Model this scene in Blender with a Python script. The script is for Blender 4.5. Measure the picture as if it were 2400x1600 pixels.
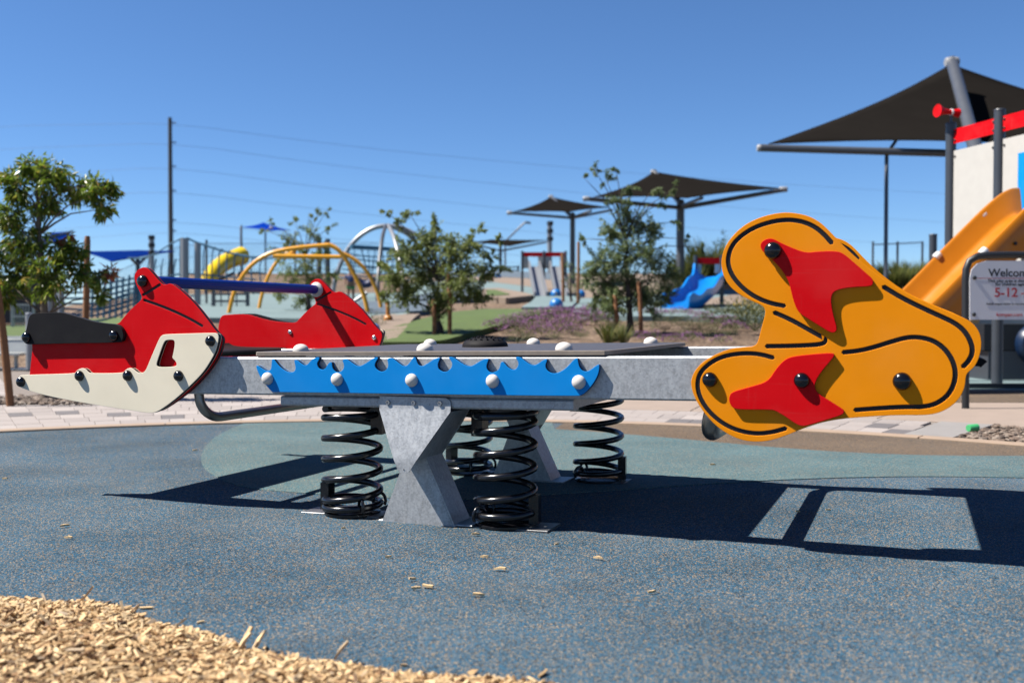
import bpy, bmesh, math, random
from mathutils import Vector, Matrix
R = random.Random(11)
sc = bpy.context.scene
col = sc.collection
for o in list(bpy.data.objects): bpy.data.objects.remove(o)

# ------------------------------------------------------------------ camera, sky, sun, exposure
F = 2400.0; CAMH = 0.72; PITCH = math.atan(55/2400.0)
cd = bpy.data.cameras.new('Camera'); cam = bpy.data.objects.new('Camera', cd); col.objects.link(cam)
cam.location = (0, 0, CAMH); cam.rotation_euler = (math.pi/2-PITCH, 0, 0)
cd.sensor_width = 36; cd.lens = 36; cd.clip_end = 1500; cd.clip_start = 0.05
cd.dof.use_dof = True; cd.dof.focus_distance = 3.75; cd.dof.aperture_fstop = 2.7
sc.camera = cam
SUN = Vector((-0.740, -0.04, 1.0)).normalized()          # towards the sun
w = bpy.data.worlds.new('World'); sc.world = w; w.use_nodes = True
nt = w.node_tree; sky = nt.nodes.new('ShaderNodeTexSky'); sky.sky_type = 'NISHITA'; sky.sun_disc = False
sky.sun_elevation = math.asin(SUN.z); sky.sun_rotation = math.radians(270)
sky.altitude = 1900; sky.air_density = 1.0; sky.dust_density = 0.0; sky.ozone_density = 10
bg = nt.nodes['Background']; hsv = nt.nodes.new('ShaderNodeHueSaturation'); hsv.inputs['Saturation'].default_value = 1.03
nt.links.new(sky.outputs[0], hsv.inputs['Color']); nt.links.new(hsv.outputs[0], bg.inputs[0]); bg.inputs[1].default_value = 0.053
sl = bpy.data.lights.new('Sun', 'SUN'); sun = bpy.data.objects.new('Sun', sl); col.objects.link(sun)
sl.energy = 5.0; sl.angle = math.radians(0.53); sl.color = (1.0, 0.95, 0.87)
sun.rotation_euler = (-SUN).to_track_quat('-Z', 'Y').to_euler()
sc.view_settings.view_transform = 'Standard'; sc.view_settings.look = 'None'
sc.view_settings.exposure = 1.40; sc.view_settings.gamma = 1
sc.render.engine = 'CYCLES'

# ------------------------------------------------------------------ pixel <-> place helpers (photo is 2400 x 1600)
CP, SP = math.cos(PITCH), math.sin(PITCH)
def ray(x, y):
    a, b = x-1200, 800-y
    return Vector((a, CP*F+SP*b, -SP*F+CP*b))
def P(x, y, d):
    r = ray(x, y); return Vector((0, 0, CAMH)) + r*(d/r.y)
def G(x, y, z=0.0):
    r = ray(x, y); return Vector((0, 0, CAMH)) + r*((z-CAMH)/r.z)
def px(n, d): return n*d/F
TH = math.radians(21.3); OO = Vector((-0.0986, 4.150, 0))
UU = Vector((math.cos(TH), -math.sin(TH), 0)); VV = Vector((math.sin(TH), math.cos(TH), 0))
def onv(x, y, v):
    r = ray(x, y); c = Vector((0, 0, CAMH))
    t = (v-(c-OO).dot(VV))/r.dot(VV); q = c+r*t-OO
    return (q.dot(UU), q.z)
def smooth01(a, b, x):
    t = min(1, max(0, (x-a)/(b-a))); return t*t*(3-2*t)
def prof(pts, d):
    if d <= pts[0][0]: return pts[0][1]
    for (a, za), (b, zb) in zip(pts, pts[1:]):
        if d <= b: return za+(zb-za)*smooth01(0, 1, (d-a)/(b-a))*0.35+(zb-za)*(d-a)/(b-a)*0.65
    return pts[-1][1]
PC = [(0, 0), (10.4, 0), (11.5, .12), (13, .40), (17, .72), (22, .95), (27, 1.25), (36, 1.95), (46, 2.75), (60, 2.8), (600, 2.0)]
PL = [(0, 0), (15.5, 0), (17, .28), (20, .5), (30, .75), (60, .9), (600, .5)]
PR = [(0, 0), (17, 0), (21, .5), (26, 1.7), (40, 2.2), (60, 2.4), (600, 2.0)]
def H(x, y):
    a = x/max(y, 1.0)
    z = prof(PL, y)+(prof(PC, y)-prof(PL, y))*smooth01(-.44, -.30, a)
    return prof(PR, y)+(z-prof(PR, y))*(1-smooth01(.26, .38, a))
def T(x, y):
    r = ray(x, y); c = Vector((0, 0, CAMH)); d = 6.0
    while d < 90:
        p = c+r*(d/r.y)
        if p.z <= H(p.x, p.y): return p
        d += 0.05
    return p
def S(r, g, b):
    f = lambda c: (c/12.92 if c <= .04045 else ((c+.055)/1.055)**2.4)
    return (f(r/255), f(g/255), f(b/255))

# ------------------------------------------------------------------ mesh helpers
class MB:
    def __init__(s): s.v = []; s.f = []; s.m = []
    def add(s, vs, fs, mi=0):
        n = len(s.v); s.v += [tuple(p) for p in vs]
        for q in fs: s.f.append(tuple(i+n for i in q)); s.m.append(mi)
        return s
    def box(s, c, size, mat=None, mi=0):
        c = Vector(c); x, y, z = [k/2 for k in size]; M = mat or Matrix.Identity(3)
        vs = [c+M@Vector((i*x, j*y, k*z)) for i in (-1, 1) for j in (-1, 1) for k in (-1, 1)]
        return s.add(vs, [(0, 1, 3, 2), (4, 6, 7, 5), (0, 4, 5, 1), (2, 3, 7, 6), (0, 2, 6, 4), (1, 5, 7, 3)], mi)
    def beam(s, a, b, w, h, up=Vector((0, 0, 1)), mi=0):
        a, b = Vector(a), Vector(b); d = (b-a); L = d.length; d.normalize()
        r = d.cross(up).normalized(); u = r.cross(d)
        M = Matrix((d, r, u)).transposed()
        return s.box((a+b)/2, (L, w, h), M, mi)
    def tube(s, pts, r, n=10, closed=False, mi=0):
        pts = [Vector(p) for p in pts]; N = len(pts)
        rs = r if isinstance(r, (list, tuple)) else [r]*N
        t0 = (pts[1]-pts[0]).normalized()
        nrm = t0.orthogonal().normalized(); base = len(s.v)
        for i, p in enumerate(pts):
            a = pts[i-1] if (i or closed) else pts[0]; b = pts[(i+1) % N] if (i < N-1 or closed) else pts[-1]
            t = (b-a).normalized()
            nrm = (nrm-t*nrm.dot(t)).normalized(); bn = t.cross(nrm)
            for k in range(n):
                q = 2*math.pi*k/n
                s.v.append(tuple(p+(nrm*math.cos(q)+bn*math.sin(q))*rs[i]))
        for i in range(N if closed else N-1):
            for k in range(n):
                a = base+i*n+k; b = base+i*n+(k+1) % n
                c = base+((i+1) % N)*n+(k+1) % n; d = base+((i+1) % N)*n+k
                s.f.append((a, b, c, d)); s.m.append(mi)
        if not closed:
            s.f.append(tuple(base+k for k in range(n))[::-1]); s.m.append(mi)
            s.f.append(tuple(base+(N-1)*n+k for k in range(n))); s.m.append(mi)
        return s
    def lathe(s, prof_, axis_o, axis_d, n=16, mi=0, cap=True):
        o = Vector(axis_o); d = Vector(axis_d).normalized(); x = d.orthogonal().normalized(); y = d.cross(x); base = len(s.v)
        for (r, h) in prof_:
            for k in range(n):
                q = 2*math.pi*k/n; s.v.append(tuple(o+d*h+(x*math.cos(q)+y*math.sin(q))*max(r, 1e-4)))
        for i in range(len(prof_)-1):
            for k in range(n):
                s.f.append((base+i*n+k, base+i*n+(k+1) % n, base+(i+1)*n+(k+1) % n, base+(i+1)*n+k)); s.m.append(mi)
        if cap:
            s.f.append(tuple(base+k for k in range(n))[::-1]); s.m.append(mi)
            s.f.append(tuple(base+(len(prof_)-1)*n+k for k in range(n))); s.m.append(mi)
        return s
    def ball(s, c, r, n=16, m=10, sc_=(1, 1, 1), mi=0):
        pr = [(math.sin(math.pi*i/m)*r, -math.cos(math.pi*i/m)*r) for i in range(m+1)]
        b0 = len(s.v); s.lathe(pr, (0, 0, 0), (0, 0, 1), n, mi, False)
        for i in range(b0, len(s.v)):
            v = s.v[i]; s.v[i] = (c[0]+v[0]*sc_[0], c[1]+v[1]*sc_[1], c[2]+v[2]*sc_[2])
        return s
    def mesh(s, name, mats, smooth=False):
        me = bpy.data.meshes.new(name); me.from_pydata(s.v, [], s.f)
        for m in (mats if isinstance(mats, (list, tuple)) else [mats]): me.materials.append(m)
        if len(me.materials) > 1: me.polygons.foreach_set('material_index', s.m)
        if smooth: shade(me, smooth)
        me.update(); return me
    def build(s, name, mats, parent=None, smooth=False):
        return put(name, s.mesh(name, mats, smooth), parent)
def shade(me, ang):
    me.polygons.foreach_set('use_smooth', [True]*len(me.polygons))
    if ang is not True:
        try: me.set_sharp_from_angle(angle=math.radians(ang))
        except Exception: pass
def put(name, me, parent=None, loc=None):
    o = bpy.data.objects.new(name, me); col.objects.link(o)
    if parent: o.parent = parent
    if loc is not None: o.location = loc
    return o
def tag(o, label=None, cat=None, group=None, kind=None):
    if label: o['label'] = label
    if cat: o['category'] = cat
    if group: o['group'] = group
    if kind: o['kind'] = kind
    return o
def thing(name, label, cat, loc=(0, 0, 0), rz=0, group=None):
    o = bpy.data.objects.new(name, None); col.objects.link(o); o.location = loc; o.rotation_euler = (0, 0, rz)
    o.empty_display_size = .1
    return tag(o, label, cat, group)
def copy_tree(o, parent=None):
    c = o.copy(); col.objects.link(c)
    if parent: c.parent = parent
    for ch in list(o.children): copy_tree(ch, c)
    return c
def chaikin(pts, it=2, closed=True):
    pts = [tuple(p) for p in pts]
    for _ in range(it):
        q = []
        n = len(pts)
        rng = range(n) if closed else range(n-1)
        if not closed: q.append(pts[0])
        for i in rng:
            a, b = pts[i], pts[(i+1) % n]
            q.append(tuple(.75*u+.25*v for u, v in zip(a, b))); q.append(tuple(.25*u+.75*v for u, v in zip(a, b)))
        if not closed: q.append(pts[-1])
        pts = q
    return pts
def stroke(pts, wd):
    pts = [Vector(p) for p in chaikin(pts, 2, False)]; L = []; Rr = []; n = len(pts)
    for i, p in enumerate(pts):
        t = (pts[min(i+1, n-1)]-pts[max(i-1, 0)]).normalized(); nn = Vector((-t.y, t.x))*wd/2
        L.append(p+nn); Rr.append(p-nn)
    t = (pts[-1]-pts[-2]).normalized(); e = pts[-1]+t*wd/2*.8
    t2 = (pts[0]-pts[1]).normalized(); b = pts[0]+t2*wd/2*.8
    return [tuple(q) for q in L]+[tuple(e)]+[tuple(q) for q in Rr[::-1]]+[tuple(b)]
def sheet2d(name, loops, thick, bev=0.0015):
    cu = bpy.data.curves.new('tmp', 'CURVE'); cu.dimensions = '2D'; cu.fill_mode = 'BOTH'
    cu.extrude = max(thick/2-bev, 1e-5); cu.bevel_depth = bev; cu.bevel_resolution = 1; cu.offset = -bev
    for lp in loops:
        sp = cu.splines.new('POLY'); sp.points.add(len(lp)-1)
        for q, c in zip(sp.points, lp): q.co = (c[0], c[1], 0, 1)
        sp.use_cyclic_u = True
    o = bpy.data.objects.new('tmp', cu); col.objects.link(o)
    dg = bpy.context.evaluated_depsgraph_get()
    me = bpy.data.meshes.new_from_object(o.evaluated_get(dg)); me.name = name
    bpy.data.objects.remove(o); bpy.data.curves.remove(cu)
    return me
def slab_uz(name, loops, v0, v1, mats, parent, bev=.0015, smooth=35):
    """flat shape traced in (u, z), standing between v0 and v1 of its parent's frame"""
    me = sheet2d(name, loops, abs(v1-v0), bev); vm = (v0+v1)/2
    for v in me.vertices:
        x, y, z = v.co; v.co = (x, vm-z, y)
    me.materials.clear()
    for m in (mats if isinstance(mats, (list, tuple)) else [mats]): me.materials.append(m)
    if len(me.materials) > 1:
        for p in me.polygons: p.material_index = 0 if abs(p.normal.y) > .3 else 1
    shade(me, smooth)
    return put(name, me, parent)

# ------------------------------------------------------------------ materials
MATS = {}
EK = .76
def nodes(name):
    m = bpy.data.materials.new(name); m.use_nodes = True; MATS[name] = m
    t = m.node_tree; return m, t, t.nodes['Principled BSDF']
def mat(name, c, rough=.5, metal=0., var=.12, vscale=6., bump=0., bscale=60., spec=.5, dirt=None, dscale=3., coat=0.):
    m, t, b = nodes(name); N = t.nodes; L = t.links; c = tuple(k*EK for k in c)
    if dirt: dirt = tuple(k*EK for k in dirt)
    b.inputs['Roughness'].default_value = rough; b.inputs['Metallic'].default_value = metal
    b.inputs['Specular IOR Level'].default_value = spec
    if coat: b.inputs['Coat Weight'].default_value = coat; b.inputs['Coat Roughness'].default_value = .15
    tc = N.new('ShaderNodeTexCoord')
    no = N.new('ShaderNodeTexNoise'); no.inputs['Scale'].default_value = vscale; no.inputs['Detail'].default_value = 5
    L.new(tc.outputs['Object'], no.inputs['Vector'])
    mx = N.new('ShaderNodeMix'); mx.data_type = 'RGBA'
    lo = [max(0, k*(1-var)) for k in c]; hi = [min(1, k*(1+var)) for k in c]
    mx.inputs[6].default_value = (*lo, 1); mx.inputs[7].default_value = (*hi, 1)
    L.new(no.outputs[0], mx.inputs[0]); out = mx.outputs[2]
    if dirt:
        n2 = N.new('ShaderNodeTexNoise'); n2.inputs['Scale'].default_value = dscale; n2.inputs['Detail'].default_value = 8; n2.inputs['Roughness'].default_value = .7
        L.new(tc.outputs['Object'], n2.inputs['Vector'])
        rp = N.new('ShaderNodeValToRGB'); rp.color_ramp.elements[0].position = .52; rp.color_ramp.elements[1].position = .75
        L.new(n2.outputs[0], rp.inputs[0])
        m2 = N.new('ShaderNodeMix'); m2.data_type = 'RGBA'; m2.inputs[7].default_value = (*dirt, 1)
        mu = N.new('ShaderNodeMath'); mu.operation = 'MULTIPLY'; mu.inputs[1].default_value = .55
        L.new(rp.outputs[0], mu.inputs[0]); L.new(mu.outputs[0], m2.inputs[0]); L.new(out, m2.inputs[6]); out = m2.outputs[2]
    L.new(out, b.inputs['Base Color'])
    rr = N.new('ShaderNodeMapRange'); rr.inputs['To Min'].default_value = max(0, rough-.08); rr.inputs['To Max'].default_value = min(1, rough+.08)
    L.new(no.outputs[0], rr.inputs[0]); L.new(rr.outputs[0], b.inputs['Roughness'])
    if bump:
        bn = N.new('ShaderNodeTexNoise'); bn.inputs['Scale'].default_value = bscale; bn.inputs['Detail'].default_value = 4
        L.new(tc.outputs['Object'], bn.inputs['Vector'])
        bp = N.new('ShaderNodeBump'); bp.inputs['Strength'].default_value = bump; bp.inputs['Distance'].default_value = .004
        L.new(bn.outputs[0], bp.inputs['Height']); L.new(bp.outputs[0], b.inputs['Normal'])
    return m
def granules(name, cols, scale, rough=.9, bump=.6, patch=None, pscale=.9, mixin=None):
    """cols: [(position, colour)] chosen per Voronoi cell; patch: slow variation multiplier"""
    m, t, b = nodes(name); N = t.nodes; L = t.links
    b.inputs['Roughness'].default_value = rough; b.inputs['Specular IOR Level'].default_value = .08
    tc = N.new('ShaderNodeTexCoord')
    vo = N.new('ShaderNodeTexVoronoi'); vo.inputs['Scale'].default_value = scale
    L.new(tc.outputs['Object'], vo.inputs['Vector'])
    sp = N.new('ShaderNodeSeparateColor'); L.new(vo.outputs['Color'], sp.inputs[0])
    n1 = N.new('ShaderNodeTexNoise'); n1.inputs['Scale'].default_value = pscale; n1.inputs['Detail'].default_value = 6; n1.inputs['Roughness'].default_value = .62
    L.new(tc.outputs['Object'], n1.inputs['Vector'])
    ad = N.new('ShaderNodeMath'); ad.operation = 'MULTIPLY_ADD'; ad.inputs[1].default_value = .5; ad.inputs[2].default_value = -.25
    L.new(n1.outputs[0], ad.inputs[0])
    a2 = N.new('ShaderNodeMath'); a2.operation = 'ADD'; a2.use_clamp = True
    L.new(sp.outputs[0], a2.inputs[0]); L.new(ad.outputs[0], a2.inputs[1])
    rp = N.new('ShaderNodeValToRGB'); rp.color_ramp.interpolation = 'CONSTANT'
    e = rp.color_ramp.elements
    while len(e) < len(cols): e.new(.5)
    for k, (ps, c) in zip(e, cols): k.position = ps; k.color = (*[j*EK*.95 for j in c], 1)
    L.new(a2.outputs[0], rp.inputs[0])
    hs = N.new('ShaderNodeHueSaturation'); L.new(rp.outputs[0], hs.inputs['Color'])
    mr = N.new('ShaderNodeMapRange'); mr.inputs['From Min'].default_value = .3; mr.inputs['From Max'].default_value = .7
    lo, hi = patch or (.85, 1.12); mr.inputs['To Min'].default_value = lo; mr.inputs['To Max'].default_value = hi
    n3 = N.new('ShaderNodeTexNoise'); n3.inputs['Scale'].default_value = pscale*2.3; n3.inputs['Detail'].default_value = 7
    L.new(tc.outputs['Object'], n3.inputs['Vector']); L.new(n3.outputs[0], mr.inputs[0]); L.new(mr.outputs[0], hs.inputs['Value'])
    out = hs.outputs[0]
    for sc_, lo_, hi_, amt, cc in ((1.7, .50, .72, .15, mixin or (.17, .15, .13)), (4.3, .57, .74, .30, (.012, .014, .018)), (.55, .46, .64, .10, mixin or (.13, .13, .125))):
        n5 = N.new('ShaderNodeTexNoise'); n5.inputs['Scale'].default_value = sc_; n5.inputs['Detail'].default_value = 9; n5.inputs['Roughness'].default_value = .68; n5.inputs['Distortion'].default_value = .5
        L.new(tc.outputs['Object'], n5.inputs['Vector'])
        r5 = N.new('ShaderNodeMapRange'); r5.inputs['From Min'].default_value = lo_; r5.inputs['From Max'].default_value = hi_; r5.inputs['To Max'].default_value = amt; L.new(n5.outputs[0], r5.inputs[0])
        m5 = N.new('ShaderNodeMix'); m5.data_type = 'RGBA'; m5.inputs[7].default_value = (*[k*EK for k in cc], 1); L.new(r5.outputs[0], m5.inputs[0]); L.new(out, m5.inputs[6]); out = m5.outputs[2]
    L.new(out, b.inputs['Base Color'])
    bp = N.new('ShaderNodeBump'); bp.inputs['Strength'].default_value = bump; bp.inputs['Distance'].default_value = .0025
    L.new(vo.outputs['Distance'], bp.inputs['Height']); bp.invert = True; L.new(bp.outputs[0], b.inputs['Normal'])
    return m
def leafmat(name, ramp, trans=.35, rough=.55, gain=.8):
    m, t, b = nodes(name); N = t.nodes; L = t.links
    ge = N.new('ShaderNodeNewGeometry'); rp = N.new('ShaderNodeValToRGB'); e = rp.color_ramp.elements
    while len(e) < len(ramp): e.new(.5)
    for k, (ps, c) in zip(e, ramp): k.position = ps; k.color = (*[j*gain for j in c], 1)
    L.new(ge.outputs['Random Per Island'], rp.inputs[0]); L.new(rp.outputs[0], b.inputs['Base Color'])
    b.inputs['Roughness'].default_value = rough
    if trans:
        tr = N.new('ShaderNodeBsdfTranslucent'); ms = N.new('ShaderNodeMixShader'); ms.inputs[0].default_value = trans
        L.new(rp.outputs[0], tr.inputs[0]); L.new(b.outputs[0], ms.inputs[1]); L.new(tr.outputs[0], ms.inputs[2])
        L.new(ms.outputs[0], N['Material Output'].inputs[0])
    return m
def galv(name, c, rough=.45, metal=.38, rust=False):
    m, t, b = nodes(name); N = t.nodes; L = t.links
    b.inputs['Metallic'].default_value = metal
    tc = N.new('ShaderNodeTexCoord'); mp = N.new('ShaderNodeMapping'); mp.inputs['Scale'].default_value = (1, 1, .35)
    L.new(tc.outputs['Object'], mp.inputs[0])
    n1 = N.new('ShaderNodeTexNoise'); n1.inputs['Scale'].default_value = 55; n1.inputs['Detail'].default_value = 7; n1.inputs['Roughness'].default_value = .65
    L.new(mp.outputs[0], n1.inputs['Vector'])
    vo = N.new('ShaderNodeTexVoronoi'); vo.inputs['Scale'].default_value = 160; L.new(tc.outputs['Object'], vo.inputs['Vector'])
    sp = N.new('ShaderNodeSeparateColor'); L.new(vo.outputs['Color'], sp.inputs[0])
    av = N.new('ShaderNodeMath'); av.operation = 'MULTIPLY_ADD'; av.inputs[1].default_value = .28; L.new(sp.outputs[0], av.inputs[0]); L.new(n1.outputs[0], av.inputs[2])
    rp = N.new('ShaderNodeValToRGB'); rp.color_ramp.elements[0].position = .38; rp.color_ramp.elements[1].position = .82
    rp.color_ramp.elements[0].color = (*[k*.74 for k in c], 1); rp.color_ramp.elements[1].color = (*[min(1, k*1.18) for k in c], 1)
    L.new(av.outputs[0], rp.inputs[0])
    n2 = N.new('ShaderNodeTexNoise'); n2.inputs['Scale'].default_value = 110; n2.inputs['Detail'].default_value = 2; L.new(tc.outputs['Object'], n2.inputs['Vector'])
    r2 = N.new('ShaderNodeValToRGB'); r2.color_ramp.elements[0].position = .75; r2.color_ramp.elements[1].position = .78
    L.new(n2.outputs[0], r2.inputs[0])
    m2 = N.new('ShaderNodeMix'); m2.data_type = 'RGBA'; m2.inputs[7].default_value = (.10, .07, .05, 1)
    L.new(r2.outputs[0], m2.inputs[0]); L.new(rp.outputs[0], m2.inputs[6]); L.new(m2.outputs[2], b.inputs['Base Color'])
    rr = N.new('ShaderNodeMapRange'); rr.inputs['To Min'].default_value = rough-.12; rr.inputs['To Max'].default_value = rough+.16
    L.new(n1.outputs[0], rr.inputs[0]); L.new(rr.outputs[0], b.inputs['Roughness'])
    return m
def hdpe(name, c, rough=.42, specks=.5):
    m, t, b = nodes(name); N = t.nodes; L = t.links; c = tuple(k*.84 for k in c)
    b.inputs['Specular IOR Level'].default_value = .07
    tc = N.new('ShaderNodeTexCoord')
    n1 = N.new('ShaderNodeTexNoise'); n1.inputs['Scale'].default_value = 9; n1.inputs['Detail'].default_value = 6; L.new(tc.outputs['Object'], n1.inputs['Vector'])
    mx = N.new('ShaderNodeMix'); mx.data_type = 'RGBA'; mx.inputs[6].default_value = (*[k*.93 for k in c], 1); mx.inputs[7].default_value = (*[min(1, k*1.07+.003) for k in c], 1)
    L.new(n1.outputs[0], mx.inputs[0])
    n2 = N.new('ShaderNodeTexNoise'); n2.inputs['Scale'].default_value = 150; n2.inputs['Detail'].default_value = 3; L.new(tc.outputs['Object'], n2.inputs['Vector'])
    r2 = N.new('ShaderNodeValToRGB'); r2.color_ramp.elements[0].position = .70; r2.color_ramp.elements[1].position = .78
    L.new(n2.outputs[0], r2.inputs[0]); mu = N.new('ShaderNodeMath'); mu.operation = 'MULTIPLY'; mu.inputs[1].default_value = .3*specks; L.new(r2.outputs[0], mu.inputs[0])
    m2 = N.new('ShaderNodeMix'); m2.data_type = 'RGBA'; m2.inputs[7].default_value = (*[min(.8, k*.6+.25) for k in c], 1)
    L.new(mu.outputs[0], m2.inputs[0]); L.new(mx.outputs[2], m2.inputs[6]); out = m2.outputs[2]
    for sc_, ro, lo_, hi_, amt in (((2, 2, 160), .5, .60, .80, .10*specks), ((140, 2, 3), .2, .62, .80, .09*specks), ((3.2, 3.2, 3.2), 0, .50, .78, .03)):
        mp = N.new('ShaderNodeMapping'); mp.inputs['Scale'].default_value = sc_; mp.inputs['Rotation'].default_value = (0, ro, 0); L.new(tc.outputs['Object'], mp.inputs[0])
        n6 = N.new('ShaderNodeTexNoise'); n6.inputs['Scale'].default_value = 1.5; n6.inputs['Detail'].default_value = 6; L.new(mp.outputs[0], n6.inputs['Vector'])
        r6 = N.new('ShaderNodeMapRange'); r6.inputs['From Min'].default_value = lo_; r6.inputs['From Max'].default_value = hi_; r6.inputs['To Max'].default_value = amt; L.new(n6.outputs[0], r6.inputs[0])
        m6 = N.new('ShaderNodeMix'); m6.data_type = 'RGBA'; m6.inputs[7].default_value = (.36, .33, .30, 1); L.new(r6.outputs[0], m6.inputs[0]); L.new(out, m6.inputs[6]); out = m6.outputs[2]
    L.new(out, b.inputs['Base Color'])
    rr = N.new('ShaderNodeMapRange'); rr.inputs['To Min'].default_value = rough-.08; rr.inputs['To Max'].default_value = rough+.1
    L.new(n1.outputs[0], rr.inputs[0]); L.new(rr.outputs[0], b.inputs['Roughness'])
    n4 = N.new('ShaderNodeTexNoise'); n4.inputs['Scale'].default_value = 420; L.new(tc.outputs['Object'], n4.inputs['Vector'])
    bp = N.new('ShaderNodeBump'); bp.inputs['Strength'].default_value = .12; bp.inputs['Distance'].default_value = .001
    L.new(n4.outputs[0], bp.inputs['Height']); L.new(bp.outputs[0], b.inputs['Normal'])
    return m
def K(c, f): return tuple(k*f for k in c)
RED = hdpe('red_sheet', (.52, .0008, .004)); ORANGE = hdpe('orange_sheet', (.70, .225, .0015), specks=.25); CREAM = hdpe('cream_sheet', (.70, .63, .49), specks=.2)
BLUE = hdpe('blue_sheet', (.002, .20, .56), specks=.2); BLACKS = hdpe('black_sheet', (.0095, .009, .0105), rough=.6, specks=.12)
CORE = mat('black_core', (.006, .006, .009), .5, var=.3, spec=.3)
KNOB = mat('black_knob', (.003, .003, .005), .16, var=.2, spec=.5); WKNOB = mat('white_knob', (.60, .56, .52), .38, var=.06, vscale=30, spec=.3)
GALV = galv('galvanised_steel', (.315, .322, .328)); STEEL = mat('stainless', (.50, .50, .49), .32, .9, .15, 30)
TUBE = mat('tube_steel', (.30, .28, .255), .33, .9, .15, 20)
SPRING = mat('spring_black', (.004, .004, .006), .24, var=.5, vscale=60, dirt=(.03, .027, .024), dscale=40)
BLUEBAR = mat('blue_bar', (.001, .028, .27), .36, var=.1, spec=.3); COLLAR = mat('white_collar', (.55, .53, .50), .45)
DECKM = mat('deck_board', (.062, .055, .056), .45, var=.2, vscale=25, bump=.25, bscale=300); DECKE = mat('deck_edge', (.22, .18, .145), .5, var=.25, vscale=40)
RUBB = granules('rubber_blue', [(0, (.021, .030, .040)), (.20, (.034, .082, .126)), (.46, (.021, .098, .176)), (.62, (.074, .090, .106)), (.77, (.260, .200, .135)), (.90, (.054, .108, .150))], 275, patch=(.80, 1.22), pscale=.7)
RUBT = granules('rubber_teal', [(0, (.044, .066, .074)), (.22, (.072, .132, .150)), (.44, (.048, .146, .182)), (.62, (.115, .148, .152)), (.76, (.245, .220, .170)), (.90, (.09, .165, .185))], 320, patch=(.88, 1.14), pscale=.8)
RUBN = granules('rubber_tan', [(0, (.06, .045, .035)), (.25, (.120, .088, .064)), (.5, (.155, .107, .073)), (.7, (.05, .068, .080)), (.82, (.235, .165, .105))], 300, patch=(.9, 1.1), pscale=.8)
PAVER = [mat('paver_a', (.285, .248, .230), .85, var=.14, vscale=14, bump=.5, bscale=90, dirt=(.20, .165, .14), dscale=5),
         mat('paver_b', (.255, .222, .207), .85, var=.14, vscale=14, bump=.5, bscale=90, dirt=(.185, .15, .125), dscale=5),
         mat('paver_c', (.315, .275, .255), .85, var=.14, vscale=14, bump=.5, bscale=90),
         mat('paver_dark', (.115, .103, .104), .85, var=.15, vscale=14, bump=.5, bscale=90)]
SAND = mat('joint_sand', (.165, .135, .115), .95, var=.25, vscale=30, bump=.5); CONC = mat('tan_concrete', (.265, .205, .165), .85, var=.14, vscale=5, bump=.4, bscale=120, dirt=(.19, .145, .11), dscale=2)
KERB = mat('kerb_concrete', (.285, .205, .145), .85, var=.15, vscale=8, bump=.4, bscale=120); CONCG = mat('grey_concrete', (.22, .205, .195), .85, var=.15, vscale=8, bump=.4, bscale=120)
GRAVEL = granules('desert_gravel', [(0, (.075, .052, .038)), (.25, (.165, .112, .078)), (.5, (.20, .138, .095)), (.7, (.11, .078, .058)), (.85, (.26, .19, .135))], 26, patch=(.8, 1.2), pscale=.5)
LAWN = mat('lawn_turf', (.058, .092, .013), .9, var=.35, vscale=3, bump=1., bscale=160)
HT = mat('hill_rubber_teal', (.130, .185, .190), .9, var=.1, vscale=1.5); HB = mat('hill_rubber_blue', (.072, .100, .130), .9, var=.12, vscale=1.5); HN = mat('hill_rubber_tan', (.195, .145, .108), .9, var=.1, vscale=1.5)
BARK = mat('bark', (.060, .044, .033), .9, var=.4, vscale=18, bump=.9, bscale=30); BARKL = mat('pale_bark', (.13, .10, .075), .9, var=.3, vscale=14, bump=.8, bscale=30)
STAKE = mat('stake_wood', (.21, .088, .030), .8, var=.35, vscale=9, bump=.5, bscale=40)
POSTG = mat('grey_post', (.036, .043, .055), .4, var=.12); POSTS = mat('silver_post', (.30, .31, .325), .4, .5, .12)
SAIL = mat('dark_sail', (.012, .0105, .0095), .9, spec=.0, var=.15, vscale=2, bump=.2, bscale=200); SAILB = mat('blue_sail', (.003, .018, .13), .8, spec=.0, var=.15, vscale=2); FRAME = mat('sail_frame', (.10, .105, .115), .4, .4, .1); TIPM = mat('light_tip', (.26, .26, .265), .4)
WHITE = hdpe('white_panel', (.40, .388, .365), specks=.1); YEL = mat('slide_yellow', (.43, .140, .0012), .34, var=.06, spec=.35); CAPW = mat('joint_cap', (.60, .60, .60), .35)
SBLUE = mat('slide_blue', (.003, .185, .58), .25, var=.1, spec=.4); BALLB = mat('ball_blue', (.006, .14, .42), .4, var=.1); BALLO = mat('ball_orange', (.38, .14, .008), .4, var=.15)
OFRAME = mat('orange_tube', (.74, .33, .006), .35, var=.1); TYEL = mat('tube_yellow', (.72, .50, .003), .25, var=.1); ROPE = mat('blue_rope', (.020, .115, .21), .7, var=.2); ROPED = mat('dark_rope', (.006, .028, .06), .7, var=.2)
WIRE = mat('wire', (.19, .26, .38), .9, spec=.0); DARK = mat('dark_fitting', (.007, .008, .010), .5); FENCE = mat('fence_steel', (.06, .068, .085), .5)
SIGNW = mat('sign_face', (.62, .62, .65), .4, var=.02); INK = mat('ink_black', (.008, .008, .010), .5); INKR = mat('ink_red', (.38, .008, .012), .5)
BENCHM = mat('bench_white', (.42, .435, .42), .4, .3, .1); CHIPM = leafmat('wood_chips', [(0, (.085, .042, .018)), (.09, (.20, .105, .040)), (.20, (.37, .230, .105)), (.45, (.47, .315, .155)), (.75, (.52, .375, .205)), (.9, (.39, .28, .155)), (1, (.26, .195, .13))], 0, .8, .98)
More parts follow.
